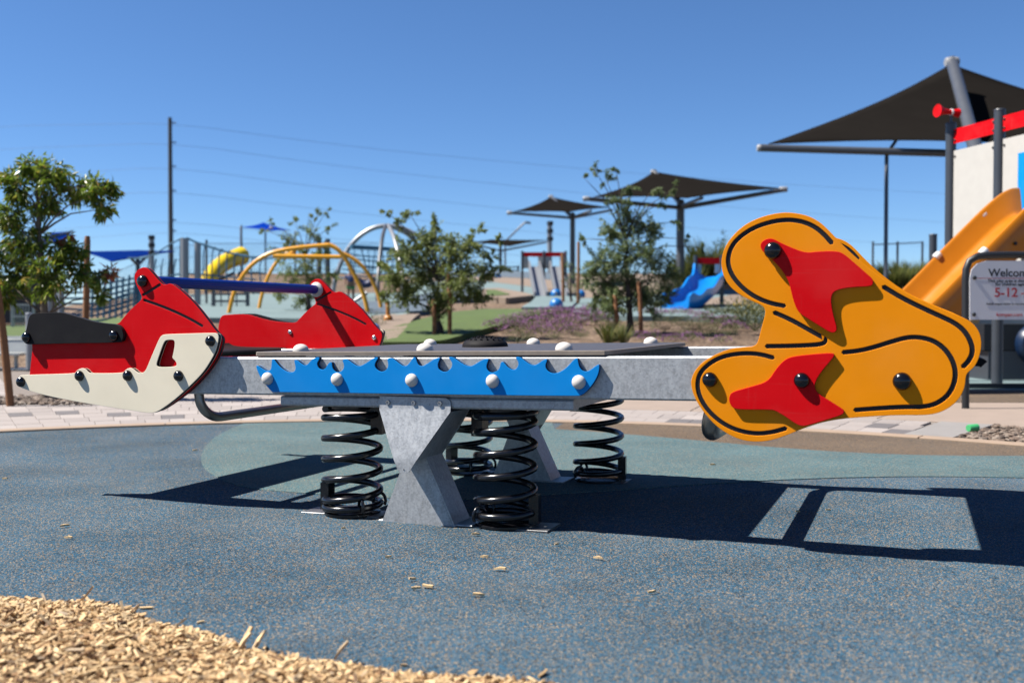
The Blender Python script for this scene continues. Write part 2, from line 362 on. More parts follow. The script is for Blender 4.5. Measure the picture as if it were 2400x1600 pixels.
PEB = leafmat('pebbles', [(0, (.040, .028, .021)), (.3, (.10, .066, .046)), (.6, (.155, .108, .078)), (.85, (.22, .175, .14)), (1, (.07, .045, .034))], 0, .8)

# ================================================================== GROUND AND SETTING
RC = Vector((-0.65, 2.0)); RK = 5.10                                  # the round rubber court and its kerb
def pol(r, a, z=0.0): return Vector((RC.x+r*math.sin(a), RC.y+r*math.cos(a), z))
def seq(a, b, n): return [a+(b-a)*i/(n-1) for i in range(n)]
# terrain base sheet
ys = [-30, -10, 0, 4, 8, 9.5, 10]+[10.4+.4*i for i in range(100)]+[52, 56, 62, 70, 85, 110, 150, 220, 330, 520]
xs = [-420, -220, -120, -70, -45, -32]+[-24+.5*i for i in range(97)]+[32, 45, 70, 120, 220, 420]
m = MB(); nx = len(xs)
for y in ys:
    for x in xs: m.v.append((x, y, H(x, y)-.035))
for j in range(len(ys)-1):
    for i in range(nx-1): m.f.append((j*nx+i, j*nx+i+1, (j+1)*nx+i+1, (j+1)*nx+i)); m.m.append(0)
tag(m.build('ground', GRAVEL, smooth=True), 'tan desert gravel ground rising into a low hill', kind='structure')
def flat(name, pts, z, mt, kind='structure', label=None):
    m = MB(); n = len(pts)
    me = sheet2d(name, [[(p[0], p[1]) for p in pts]], .01, .0005)
    for v in me.vertices: v.co.z += z-.005
    me.materials.clear(); me.materials.append(mt)
    return tag(put(name, me), label, kind=kind)
def gpts(l): return [tuple(G(*q)[:2]) for q in l]
flat('rubber_surface', [tuple(pol(RK-.002, 2*math.pi*i/180)[:2]) for i in range(180)], 0.0, RUBB, label='blue speckled rubber safety surface')
# teal inlay: front edge traced, back edge follows the kerb
front = chaikin([(540, 1006), (508, 1022), (484, 1042), (471, 1066), (472, 1090), (492, 1110), (530, 1130), (590, 1146), (690, 1155), (900, 1168), (1120, 1172), (1300, 1158), (1500, 1146), (1700, 1132), (1900, 1122), (2100, 1117), (2300, 1118), (2550, 1124)], 2, False)
back = chaikin([(2550, 1070), (2400, 1069), (2200, 1069), (2000, 1062), (1850, 1052), (1700, 1039), (1550, 1025), (1400, 1013), (1300, 1006)], 2, False)
def kerb_pts(x0, x1, n, r=RK-.004):
    a0 = math.radians(x0); a1 = math.radians(x1); return [tuple(pol(r, a)[:2]) for a in seq(a0, a1, n)]
ang = lambda p: math.degrees(math.atan2(p[0]-RC.x, p[1]-RC.y))
fp = gpts(front); bp_ = gpts(back)
def clampr(p):
    q = Vector((p[0]-RC.x, p[1]-RC.y)); 
    return p if q.length < RK-.004 else tuple(RC+q.normalized()*(RK-.004))
fp = [clampr(p) for p in fp]; bp_ = [clampr(p) for p in bp_]
flat('rubber_inlay', fp+bp_+kerb_pts(ang(bp_[-1]), ang(fp[0]), 30)[1:-1], .004, RUBT, label='pale teal rubber inlay under the seesaw')
flat('rubber_border', bp_[::-1]+[p for p in kerb_pts(ang(bp_[0])+1, ang(bp_[-1]), 30)], .004, RUBN, label='tan rubber band along the kerb')
# kerb ring, in cast lengths with open joints
kb = tag(put('kerb', None), 'narrow tan concrete kerb round the rubber court', kind='structure')
def sector(r0, r1, a0, a1, z0, z1, n=6, ch=.004):
    m = MB(); A = seq(a0, a1, n)
    for a in A:
        m.v += [tuple(pol(r0, a, z0)), tuple(pol(r0, a, z1-ch)), tuple(pol(r0+ch, a, z1)), tuple(pol(r1-ch, a, z1)), tuple(pol(r1, a, z1-ch)), tuple(pol(r1, a, z0))]
    for i in range(n-1):
        for k in range(5): m.f.append((i*6+k, (i+1)*6+k, (i+1)*6+k+1, i*6+k+1)); m.m.append(0)
    for b in (0, (n-1)*6): m.f.append(tuple(b+k for k in range(6))); m.m.append(0)
    return m
a = -75.0
while a < 62:
    sector(RK+.002, RK+.125, math.radians(a), math.radians(a+13.9), -.06, .012, 12).build('kerb_stone', KERB, kb); a += 14.0
# pavers, laid in rings outside the kerb
pv = tag(sector(RK+.127, 14.2, math.radians(-82), math.radians(58), -.03, -.008, 60).build('plaza_paving', SAND), 'plaza of pale grey-pink rectangular pavers', kind='structure')
def lens_xy(p):
    d = p-Vector((0, 0, CAMH)); k = d.y*CP-d.z*SP
    if k < .1: return None
    return 1200+F*d.x/k, 800-F*(d.y*SP+d.z*CP)/k, k
PW, PD = .160, .310; cells = []
r = RK+.13; row = 0
while r < 13.6:
    da = PW/(r+PD/2)
    for i in range(int(-math.radians(80)/da), int(math.radians(46)/da)):
        a0 = i*da+(0 if row % 2 == 0 else 0); am = a0+da/2; p = pol(r+PD/2, am); q = lens_xy(p)
        if q is None: continue
        deg = math.degrees(am)
        if deg > 6 and row > 2: continue
        if deg > 35.4: continue
        if deg > -28 and r > 8.3: continue
        if q[0] < -160 or q[0] > 2560: continue
        hidden = not (-20 < q[0] < 2420 and 855 < q[1] < 1060)
        cells.append((q[2]+(100 if hidden else 0), r, a0, da, p, row, q))
    r += PD+.006; row += 1
cells.sort(key=lambda c: c[0])
darks = [(35, 972), (155, 972), (280, 971), (413, 972), (830, 979), (1606, 996), (1634, 1001), (2074, 1008), (2113, 1014)]
isdark = set()
for dx, dy in darks:
    k = min(range(len(cells)), key=lambda k: ((cells[k][6][0]-dx)/3)**2+(cells[k][6][1]-dy)**2); isdark.add(k)
pm = {}
rest = MB()
for k, (key, r, a0, da, p, row, q) in enumerate(cells):
    z = .006+R.uniform(-.0015, .0015)
    if k < 300:
        mi = 3 if k in isdark else R.choice((0, 0, 1, 2))
        kk = (row, mi)
        if kk not in pm:
            mm = sector(r, r+PD, -da/2*.975, da/2*.975, -.03, 0, 2)
            c = pol(r+PD/2, 0)
            mm.v = [(v[0]-c.x, v[1]-c.y, v[2]) for v in mm.v]; pm[kk] = mm.mesh('paver', PAVER[mi])
        o = put('paver', pm[kk], pv); am = a0+da/2; c = pol(r+PD/2, am); o.location = (c.x, c.y, z); o.rotation_euler = (0, 0, -am)
    else:
        s_ = sector(r, r+PD, a0+da*.012, a0+da*.988, -.03, z, 2); rest.add(s_.v, s_.f, R.choice((0, 0, 1, 2)))
tag(rest.build('paver_field', PAVER, pv), kind='stuff')
# concrete walk right of the pavers: slabs with open joints
wk = tag(sector(6.20, 8.75, math.radians(6.2), math.radians(58), -.04, -.004, 30).build('footpath', CONCG), 'tan concrete footpath beside the playground', kind='structure')
for a0, a1 in ((6.3, 19), (19.1, 31.6), (31.7, 41.5), (41.6, 57)):
    sector(6.205, 8.74, math.radians(a0), math.radians(a1), -.03, .007, 10).build('path_slab', CONC, wk)
sector(RK+.13, 6.19, math.radians(35.6), math.radians(38.7), -.03, .010, 4).build('end_block', CONCG, wk)
# river gravel bed past the end block
gb = MB()
def pebble(mb, c, s, flat_=.7):
    n = 6; M = Matrix.Rotation(R.uniform(0, 6.3), 3, 'Z')@Matrix.Rotation(R.uniform(-.5, .5), 3, 'X'); vs = []
    for k, (rr, h) in enumerate(((.55, -.5), (1, 0), (.6, .5))):
        for i in range(n):
            q = 2*math.pi*i/n; j = R.uniform(.8, 1.15)
            vs.append(Vector(c)+M@Vector((math.cos(q)*rr*s*j*1.2, math.sin(q)*rr*s*j*.9, h*s*flat_*j)))
    fs = []
    for l in range(2):
        for i in range(n): fs.append((l*n+i, l*n+(i+1) % n, (l+1)*n+(i+1) % n, (l+1)*n+i))
    fs += [tuple(range(n))[::-1], tuple(range(2*n, 3*n))]
    mb.add(vs, fs)
for k in range(1500):
    a_ = math.radians(R.uniform(38.8, 52)); r_ = R.uniform(RK+.14, 6.18); p = pol(r_, a_, R.uniform(-.01, .012)); pebble(gb, p, R.uniform(.010, .026))
tag(gb.build('river_gravel', PEB), 'brown mixed river gravel bed at the end of the pavers', kind='stuff')
g0 = G(2282, 1019); gc = thing('green_tube', 'small bright green plastic tube lying on the river gravel', 'tube', (g0.x, g0.y, .045))
GREEN = mat('green_plastic', (.05, .34, .12), .4); gc.scale = (.85,)*3
MB().lathe([(.024, -.05), (.027, -.045), (.027, .03), (.021, .036), (.020, .02)], (0, 0, 0), (1, .35, .05), 14).build('shell', GREEN, gc, 40)
MB().lathe([(.0195, -.04), (.0195, .012)], (0, 0, 0), (1, .35, .05), 12).build('plug', GREEN, gc, 40)

# hill patches, draped on the terrain
def drape(name, lower, upper, mt, eps=.03, label=None, nu=36, nv=10, kind='structure', td=None):
    def res(l, n):
        L = [0]
        for a, b in zip(l, l[1:]): L.append(L[-1]+math.hypot(b[0]-a[0], b[1]-a[1]))
        out = []
        for i in range(n):
            t = L[-1]*i/(n-1)
            for k in range(len(l)-1):
                if t <= L[k+1]+1e-9:
                    f = (t-L[k])/max(L[k+1]-L[k], 1e-9); out.append((l[k][0]+(l[k+1][0]-l[k][0])*f, l[k][1]+(l[k+1][1]-l[k][1])*f)); break
        return out
    lo = [T(*q) for q in res(lower, nu)]; up = [T(*q) for q in res(upper, nu)]
    m = MB()
    for j in range(nv+1):
        for a, b in zip(lo, up):
            p = a+(b-a)*(j/nv); m.v.append((p.x, p.y, H(p.x, p.y)+eps))
    for j in range(nv):
        for i in range(nu-1): m.f.append((j*nu+i, j*nu+i+1, (j+1)*nu+i+1, (j+1)*nu+i)); m.m.append(0)
    ring = [i for i in range(nu)]+[j*nu+nu-1 for j in range(1, nv+1)]+[nv*nu+i for i in range(nu-2, -1, -1)]+[j*nu for j in range(nv-1, 0, -1)]
    b0 = len(m.v)
    for i in ring: v = m.v[i]; m.v.append((v[0], v[1], v[2]-eps-.12))
    nr = len(ring)
    for k in range(nr): m.f.append((ring[k], b0+k, b0+(k+1) % nr, ring[(k+1) % nr])); m.m.append(0)
    return tag(m.build(name, mt, smooth=40), label, kind=kind)
drape('hill_rubber', [(430, 752), (600, 752), (800, 756), (905, 752), (960, 740)], [(430, 694), (600, 692), (760, 694), (880, 690), (960, 690)], HT, .05, 'pale teal rubber mound under the climbing frames')
drape('hill_rubber', [(840, 742), (900, 742), (960, 738), (1000, 735)], [(840, 712), (900, 712), (960, 712), (1000, 712)], HB, .065, 'slate blue rubber strip beside the orange climbing frame')
drape('hill_path', [(860, 800), (900, 806), (930, 800)], [(870, 747), (905, 743), (985, 742)], HN, .05, 'tan path strip beside the lawn')
drape('lawn', [(860, 812), (980, 812), (1040, 806), (1150, 775), (1250, 745), (1300, 737)], [(905, 779), (980, 757), (1050, 738), (1130, 730), (1230, 729), (1300, 729)], LAWN, .05, 'mown green lawn strip on the slope', kind='structure')
drape('lawn', [(-60, 812), (60, 812), (200, 806), (300, 800), (480, 800)], [(-60, 770), (60, 768), (200, 752), (300, 748), (480, 742)], LAWN, .05, 'green lawn behind the white bench')
drape('hill_rubber', [(960, 708), (1100, 708), (1200, 704), (1260, 702), (1330, 703)], [(960, 676), (1100, 676), (1160, 676), (1240, 690), (1330, 700)], HB, .06, 'slate blue rubber band low on the hill')
drape('hill_rubber', [(960, 700), (1060, 684), (1140, 682), (1220, 694), (1250, 702), (1270, 708)], [(960, 664), (1080, 660), (1140, 662), (1230, 674), (1260, 682), (1330, 700)], HT, .075, 'pale teal rubber band across the hill')
drape('hill_rubber', [(960, 668), (1080, 662), (1140, 664), (1230, 676), (1330, 688)], [(960, 655), (1080, 653), (1160, 652), (1240, 656), (1330, 662)], HN, .09, 'tan rubber band across the hill top')
drape('hill_rubber', [(960, 657), (1080, 655), (1160, 654), (1240, 658), (1330, 664)], [(960, 642), (1080, 641), (1160, 641), (1240, 642), (1330, 644)], HB, .105, 'slate blue rubber crest of the hill')
drape('hill_rubber', [(1130, 706), (1190, 710), (1250, 703)], [(1130, 686), (1170, 684), (1235, 697)], HN, .12, 'tan rubber tongue above the gravel bank')
drape('lawn', [(1140, 705), (1165, 705), (1196, 702)], [(1140, 690), (1160, 690), (1180, 696)], LAWN, .135, 'small dome of grass set in the hill rubber', nu=12, nv=5)
drape('hill_rubber', [(1222, 731), (1280, 731), (1340, 729)], [(1258, 702), (1300, 702), (1360, 702)], HT, .09, 'teal rubber run-out below the twin steel slides')
drape('hill_rubber', [(1345, 742), (1480, 748), (1600, 748), (1760, 752), (1900, 756)], [(1345, 704), (1480, 700), (1570, 690), (1760, 676), (1900, 670)], HT, .05, 'pale teal rubber slope under the blue slide')
drape('hill_rubber', [(1640, 728), (1700, 722), (1800, 716), (1900, 712)], [(1660, 706), (1720, 696), (1800, 692), (1900, 690)], HN, .065, 'tan rubber band beside the blue slide')
drape('hill_gravel', [(1330, 704), (1480, 702), (1570, 694), (1760, 680), (1900, 674)], [(1330, 648), (1480, 646), (1570, 645), (1760, 645), (1900, 644)], HN, .035, 'pale tan decomposed granite hillside')
drape('lawn', [(1600, 668), (1700, 667), (1900, 664)], [(1600, 648), (1700, 646), (1900, 645)], LAWN, .07, 'lawn strip behind the blue slide')

# ------------------------------------------------------------------ wood mulch in the lower left corner
edge = [(a_, b_+9) for a_, b_ in [(-200, 1400), (0, 1400), (60, 1405), (130, 1412), (200, 1408), (270, 1420), (330, 1442), (380, 1466), (440, 1470), (500, 1492), (540, 1510), (600, 1528), (700, 1545), (800, 1556), (900, 1575), (1000, 1584), (1150, 1590), (1250, 1600), (1500, 1650)]]
eg = [G(*q) for q in edge]
def edge_y(x):
    for a, b in zip(eg, eg[1:]):
        if a.x <= x <= b.x: return a.y+(b.y-a.y)*(x-a.x)/(b.x-a.x)
    return eg[0].y if x < eg[0].x else eg[-1].y
def mz(x, y): 
    k = edge_y(x)-y; return .024*smooth01(-.01, .16, k)+.008*math.sin(x*9)*math.sin(y*11)*smooth01(.03, .25, k)
mm = MB(); gx = seq(-1.75, .55, 70); gy = seq(-.02, 1, 26)
for x in gx:
    for t in gy:
        y = edge_y(x)-.02-(edge_y(x)-1.45)*t; mm.v.append((x, y, mz(x, y)*.7+.002 if t > 0 else -.004))
for i in range(len(gx)-1):
    for j in range(len(gy)-1): n = len(gy); mm.f.append((i*n+j, i*n+j+1, (i+1)*n+j+1, (i+1)*n+j)); mm.m.append(0)
mulch = tag(mm.build('mulch_bed', mat('mulch_under', (.17, .10, .045), .9, var=.4, vscale=60, bump=.8, bscale=120), smooth=True), 'bed of pale wood chips spilling onto the rubber', kind='stuff')
def chip(mb, c, M, l, w_, t):
    a, b = R.uniform(.45, 1), R.uniform(.35, 1); k = R.uniform(-.25, .25)*w_; bow = R.uniform(-.12, .2)*l*.4
    vs = [(-l/2, -w_/2*a, -t/2), (-l/2, w_/2*a+k, -t/2), (-l/2, w_/2*a+k, t/2*a), (-l/2, -w_/2*a, t/2),
          (0, -w_/2, -t/2+bow), (0, w_/2, -t/2+bow), (0, w_/2, t/2+bow), (0, -w_/2, t/2+bow),
          (l/2, -w_/2*b+k, -t/2), (l/2, w_/2*b, -t/2), (l/2, w_/2*b, t/2*b), (l/2, -w_/2*b+k, t/2)]
    c = Vector(c)
    mb.add([c+M@Vector(v) for v in vs], [(0, 1, 2, 3), (0, 4, 5, 1), (1, 5, 6, 2), (2, 6, 7, 3), (3, 7, 4, 0), (4, 8, 9, 5), (5, 9, 10, 6), (6, 10, 11, 7), (7, 11, 8, 4), (8, 11, 10, 9)])
cm = MB(); n = 0
while n < 19000:
    x = R.uniform(-1.7, .5); k = R.random()**1.15*.78-.012; y = edge_y(x)-k+R.gauss(0, .008)+(abs(R.gauss(0, .035)) if R.random() < .03 else 0)
    if y < 1.5: continue
    if abs(x) > y*.62+.1: continue
    big = R.random() < .18
    l = R.uniform(.04, .065) if R.random() < .02 else R.uniform(.020, .037) if big else R.uniform(.008, .022); w_ = R.uniform(.005, .011) if big else R.uniform(.003, .0072); t = R.uniform(.002, .005)
    rz = R.gauss(.35, .9); M = Matrix.Rotation(rz, 3, 'Z')@Matrix.Rotation(R.gauss(0, .33), 3, 'Y')@Matrix.Rotation(R.gauss(0, .5), 3, 'X')
    chip(cm, (x, y, max(.003, mz(x, y)+R.uniform(-.004, .012)+.003) if edge_y(x) > y else .004), M, l, w_, t); n += 1
for x_, y_, rz in ((578, 1522, 1.0), (572, 1536, .5), (610, 1530, .8), (205, 1418, .2), (800, 1556, .15)):
    p = G(x_, y_); chip(cm, (p.x, p.y, .03), Matrix.Rotation(rz, 3, 'Z')@Matrix.Rotation(-.9, 3, 'Y'), .045, .010, .005)
tag(cm.build('mulch_chips', CHIPM), 'loose pale wood chips heaped on the mulch bed', kind='stuff')
for x_, y_, L_ in ((1003, 1375, .034), (975, 1380, .022), (967, 1358, .020), (1122, 1395, .034), (1172, 1335, .034), (1135, 1306, .022), (910, 1306, .020), (1402, 1309, .030), (1528, 1388, .022), (1115, 1253, .030), (160, 1261, .030), (152, 1233, .030), (457, 1056, .026), (12, 1122, .026), (1670, 1089, .030), (1941, 1196, .022), (1870, 1200, .018), (1305, 1277, .016), (805, 1239, .016)):
    p = G(x_, y_, .004); c_ = MB(); chip(c_, (0, 0, 0), Matrix.Rotation(R.uniform(-.15, .2), 3, 'Y'), L_*R.uniform(.85, 1.1), L_*.28, .006)
    o = tag(c_.build('wood_chip', CHIPM), 'single stray wood chip lying on the rubber surface', 'wood chip', 'stray wood chips on the rubber')
    o.location = (p.x, p.y, .008); o.rotation_euler = (0, 0, R.uniform(-.5, .5))

# ================================================================== SEESAW
ss = thing('spring_seesaw', 'big spring seesaw with red and cream boat seat and orange dog-shaped seat', 'seesaw', OO, -TH)
TAN = .0155
def tl(u, z): return z+TAN*u
Z1 = lambda pts, v, k=3.92, o=(0, 600): [onv(o[0]+x/k, o[1]+y/k, v) for x, y in pts]
VN, VF = -.655, .560                       # outer faces of the near and far main beams
# --- main beams and sub-frames
def boxuv(name, u0, u1, v0, v1, z0, z1, mt, parent=ss, bev=.006):
    m = MB(); b = bev
    for u in (u0, u1):
        ring = [(v0+b, z0), (v1-b, z0), (v1, z0+b), (v1, z1-b), (v1-b, z1), (v0+b, z1), (v0, z1-b), (v0, z0+b)]
        m.v += [(u, v, tl(u, z)) for v, z in ring]
    for k in range(8): m.f.append((k, (k+1) % 8, 8+(k+1) % 8, 8+k)); m.m.append(0)
    m.f += [tuple(range(8))[::-1], tuple(range(8, 16))]; m.m += [0, 0]
    return m.build(name, mt, parent)
nb = boxuv('beam', -1.42, 1.50, VN, VN+.06, .446, .586, GALV); fb = boxuv('beam', -1.42, 1.50, VF-.06, VF, .446, .586, GALV)
boxuv('sub_frame', -.548, .575, VN+.002, VN+.062, .408, .444, GALV); boxuv('sub_frame', -.548, .575, VF-.062, VF-.002, .408, .444, GALV)
for u in (-.50, .52): boxuv('cross_member', u-.03, u+.03, VN+.063, VF-.063, .408, .446, GALV)
# --- deck board
dk = MB()
dpoly = [(-.65, VN+.001), (.680, VN+.001), (.690, VN+.03), (.702, VF-.05), (.690, VF-.02), (-.65, VF-.02), (-.67, VF-.04), (-.67, VN+.025)]
nd = len(dpoly); c2 = .003
for z, ins in ((.5895, c2), (.5905, 0), (.6035, 0), (.6050, c2)):
    cx = sum(p[0] for p in dpoly)/nd; cy = sum(p[1] for p in dpoly)/nd
    for u, v in dpoly: uu = u-(c2 if u > cx else -c2)*(ins/c2); vv = v-(c2 if v > cy else -c2)*(ins/c2); dk.v.append((uu, vv, tl(uu, z)))
for l in range(3):
    for k in range(nd): dk.f.append((l*nd+k, l*nd+(k+1) % nd, (l+1)*nd+(k+1) % nd, (l+1)*nd+k)); dk.m.append(1)
dk.f += [tuple(range(nd))[::-1], tuple(range(3*nd, 4*nd))]; dk.m += [0, 0]
deck = dk.build('deck', [DECKM, DECKE], ss)
for u, v in ((-.5, VN+.03), (0, VN+.03), (.5, VN+.03), (-.5, VF-.04), (.5, VF-.04)): boxuv('deck_spacer', u-.03, u+.03, v-.02, v+.02, .5855, .59, DARK, deck, .001)
def dome(name, u, v, r, h, mt, parent, z0=.6045, slit=True):
    m = MB(); pr = [(r, 0), (r*1.0, h*.12)]+[(r*math.cos(q), h*.12+h*.88*math.sin(q)) for q in seq(.18, 1.5, 8)]
    m.lathe(pr, (0, 0, 0), (0, 0, 1), 20); 
    o = m.build(name, mt, parent, 50); o.location = (u, v, tl(u, z0)); return o
def usol(x, v, y=820): return onv(x, y, v)[0]
for x, v in ((705, VN+.10), (996, VN+.10), (1322, VN+.10), (1008, VF-.16), (1250, VF-.16), (1525, VF-.16)):
    d_ = dome('dome_cap', usol(x, v), v, .030, .027, WKNOB, deck)
gu = usol(1137, -.05); gd = dome('grip_dome', gu, -.05, .092, .042, BLACKS, deck)
gm = MB()
for i in range(3):
    for k in range(18+i*0):
        q = 2*math.pi*k/18; rr = .030+.020*i; hz = .005+.037*math.sqrt(max(0, 1-(rr/.092)**2)); gm.box((gu+rr*math.cos(q), -.05+rr*math.sin(q), tl(gu, .6045)+hz+.001), (.007, .007, .006), Matrix.Rotation(q, 3, 'Z'))
tag(gm.build('tread_studs', BLACKS, deck), kind='stuff')
# --- knobs
def knob_mesh(r, mt, hk=.82, name='knob'):
    m = MB(); pr = [(r*.96, 0), (r, r*.06), (r*.99, r*.16)]+[(r*.99*math.cos(q), r*.16+(hk*r-r*.16)*math.sin(q)) for q in seq(.2, 1.52, 8)]
    m.lathe(pr, (0, 0, 0), (0, -1, 0), 22); return m.mesh(name, mt, 50)
KB = knob_mesh(.021, KNOB, .9); KBL = knob_mesh(.0235, KNOB, .9); KW = knob_mesh(.0232, WKNOB, .9); KD = knob_mesh(.0262, KNOB, .85)
def knob(parent, uz, v, me=KB): return put('knob', me, parent, (uz[0], v, uz[1]))
def sheet(name, loops, v_out, v_in, skin, parent=ss, grooves=(), st=.0035, inner=True):
    """HDPE board: black core with a coloured skin on both faces; grooves are routed through the outer skin"""
    s = 1 if v_in > v_out else -1
    core = slab_uz(name, loops, v_out+s*st, v_in-s*.003, CORE, parent, .0004)
    slab_uz('skin', loops+list(grooves), v_out, v_out+s*(st-.0002), [skin, skin], core, .0012)
    slab_uz('skin', loops, v_in-s*.0028, v_in, skin, core, .0010)
    return core
# --- blue wave boards
wl = [(215, 412), (235, 408), (280, 440), (330, 470), (365, 478), (395, 462), (405, 430), (410, 345), (420, 326), (438, 330), (480, 390), (540, 450), (600, 485), (650, 497), (690, 485), (708, 455), (705, 410), (690, 352), (700, 338), (730, 342), (770, 375), (805, 400), (830, 408), (860, 395), (900, 345), (940, 315), (985, 303), (1010, 310), (1000, 340), (980, 370), (978, 400), (1000, 445), (1040, 462), (1080, 450), (1100, 415), (1120, 380), (1150, 363), (1165, 375), (1165, 420), (1185, 465), (1220, 492), (1260, 493), (1300, 465), (1318, 420), (1305, 370), (1293, 345), (1320, 325), (1350, 328), (1410, 370), (1460, 405), (1500, 420), (1540, 408), (1620, 360), (1690, 310), (1730, 303), (1745, 315), (1720, 350), (1700, 390), (1705, 430), (1740, 470), (1790, 488), (1840, 470), (1868, 425), (1865, 370), (1855, 330), (1880, 310), (1920, 315), (1980, 360), (2040, 405), (2075, 420), (2110, 405), (2140, 370), (2165, 330), (2185, 305), (2205, 305), (2220, 330), (2235, 380), (2260, 410), (2300, 420)]
w3 = [(1590, 350), (1640, 315), (1680, 303), (1692, 312), (1675, 345), (1668, 380), (1680, 415), (1720, 437), (1755, 435), (1790, 405), (1803, 370), (1795, 340), (1770, 310), (1775, 298), (1810, 300), (1850, 330), (1910, 370), (1960, 388), (2000, 375), (2060, 335), (2110, 313), (2140, 318), (2125, 350), (2115, 385), (2125, 420), (2160, 447)]
w4 = [(255, 430), (280, 395), (285, 352), (305, 340), (325, 360), (360, 400), (400, 420), (430, 410), (450, 375), (447, 340), (425, 310), (430, 298), (465, 300), (510, 335), (560, 370), (600, 378), (640, 355), (680, 325), (710, 318), (715, 335), (700, 365), (700, 400), (730, 437), (775, 452), (830, 440), (890, 400), (940, 345), (975, 310), (995, 310), (1000, 350), (1010, 390), (1035, 425), (1070, 435), (1110, 420), (1150, 390), (1185, 366), (1196, 375), (1190, 440), (1160, 510), (1110, 580), (1060, 630), (1020, 654), (1000, 657), (600, 655)]
VB0, VB1 = VN-.019, VN-.0005
wave = [onv(560+x/5.345, 780+y/5.345, VB0) for x, y in wl]+[onv(600+x/3.92, 760+y/3.92, VB0) for x, y in w3]+[onv(1100+x/3.92, 760+y/3.92, VB0) for x, y in w4]+[onv(560+x/5.345, 780+y/5.345, VB0) for x, y in ((900, 745), (430, 741), (412, 738), (350, 670), (290, 590), (245, 510), (218, 440))]
wave = chaikin(wave, 2)
wp = sheet('wave_panel', [wave], VB0, VB1, BLUE)
for u in (-.588, -.296, -.001, .300, .601): knob(wp, (u, .506+.012*u), VB0, KW)
wpf = sheet('wave_panel', [wave], VF+.019, VF+.0005, BLUE)
for u in (-.588, -.296, -.001, .300, .601): k = knob(wpf, (u, .506+.012*u), VF+.019, KW); k.rotation_euler = (0, 0, math.pi)
# --- boat seat: red sides
VR0, VR1 = VN-.0195, VN-.0005
red = [(268, 1160), (272, 1078), (300, 830), (285, 790), (246, 720), (240, 690), (262, 572), (282, 542), (312, 530), (540, 522), (620, 545), (740, 587), (880, 614), (1000, 624), (1085, 627), (1130, 570), (1200, 490), (1290, 410), (1306, 385), (1292, 345), (1250, 262), (1232, 200), (1240, 158), (1268, 123), (1312, 102), (1342, 106), (1372, 126), (1420, 180), (1475, 245), (1505, 266), (1530, 262), (1565, 250), (1610, 275), (1700, 350), (1800, 450), (1900, 575), (1960, 660), (2000, 705), (2036, 740), (2044, 790), (2015, 895), (1950, 1010), (1850, 1130), (1740, 1240), (1600, 1345), (1480, 1420), (1430, 1428), (1300, 1300), (900, 1200)]
redl = chaikin(Z1(red, VR0), 2)
gr = [stroke(Z1([(1312, 358), (1395, 308), (1470, 262)], VR0), .0110), stroke(Z1([(1322, 404), (1450, 448), (1600, 508), (1750, 580), (1858, 643)], VR0), .0110)]
rp_ = sheet('side_panel', [redl], VR0, VR1, RED, grooves=gr)
knob(rp_, Z1([(1315, 230)], VR0)[0], VR0, KBL)
FR0, FR1 = VF+.0005, VF+.0195
rpf = sheet('side_panel', [redl], FR0, FR1, RED, grooves=gr)
BOLT = mat('bolt_steel', (.55, .56, .58), .25, .9)
bm = MB(); bm.lathe([(.011, 0), (.011, .0015)]+[(.011*math.cos(q), .0015+.006*math.sin(q)) for q in seq(.2, 1.5, 5)], (0, 0, 0), (0, -1, 0), 14); bme = bm.mesh('bolt', BOLT, 50)
for q in ((680, 778), (877, 791)):
    put('bolt', bme, rpf, (onv(q[0], q[1], FR0)[0], FR0-.0002, onv(q[0], q[1], FR0)[1]))
# cream hull boards
VC0, VC1 = VR0-.019, VR0-.0004
cream = [(150, 1155), (160, 1120), (182, 1098), (215, 1090), (680, 1079), (697, 1060), (725, 1035), (760, 1027), (790, 1040), (810, 1065), (832, 1077), (1125, 1074), (1145, 1052), (1170, 1031), (1200, 1025), (1230, 1040), (1250, 1060), (1280, 1075), (1310, 1072), (1338, 1048), (1355, 1010), (1400, 900), (1460, 762), (1480, 730), (1515, 717), (1700, 712), (1960, 704), (1995, 711), (2010, 738), (2002, 790), (1978, 880), (1930, 972), (1860, 1075), (1770, 1167), (1680, 1252), (1580, 1337), (1480, 1408), (1430, 1434), (1385, 1442), (1300, 1433), (1100, 1402), (850, 1362), (650, 1327), (450, 1287), (300, 1247), (200, 1212), (163, 1190)]
hole = [(1530, 770), (1590, 768), (1606, 785), (1603, 830), (1590, 900), (1580, 935), (1608, 958), (1625, 990), (1612, 1016), (1455, 1021), (1436, 1000), (1445, 960), (1490, 830), (1510, 785)]
crl = chaikin(Z1(cream, VC0), 2); hol = chaikin(Z1(hole, VC0), 2)
hp = sheet('hull_panel', [crl, hol], VC0, VC1, CREAM)
ck = Z1([(197, 1155), (735, 1100), (1177, 1098), (1645, 1100), (1937, 780)], VC0)
for q in ck: knob(hp, q, VC0)
hpf = sheet('hull_panel', [crl, hol], FR1+.019, FR1+.0004, CREAM)
for q in ck: knob(hpf, q, FR1+.019).rotation_euler = (0, 0, math.pi)
# black seat side boards
blk = [(204, 752), (212, 785), (240, 808), (290, 812), (600, 802), (1085, 796), (1120, 780), (1134, 740), (1127, 690), (1102, 650), (1068, 625), (960, 618), (850, 600), (720, 560), (600, 525), (545, 515), (310, 525), (280, 540), (262, 570), (238, 690), (215, 730)]
bll = chaikin(Z1(blk, VC0), 2)
sb = sheet('seat_side', [bll], VC0, VC1, BLACKS)
for q in Z1([(248, 745), (1050, 730)], VC0): knob(sb, q, VC0)
sbf = sheet('seat_side', [bll], FR1+.019, FR1+.0004, BLACKS)
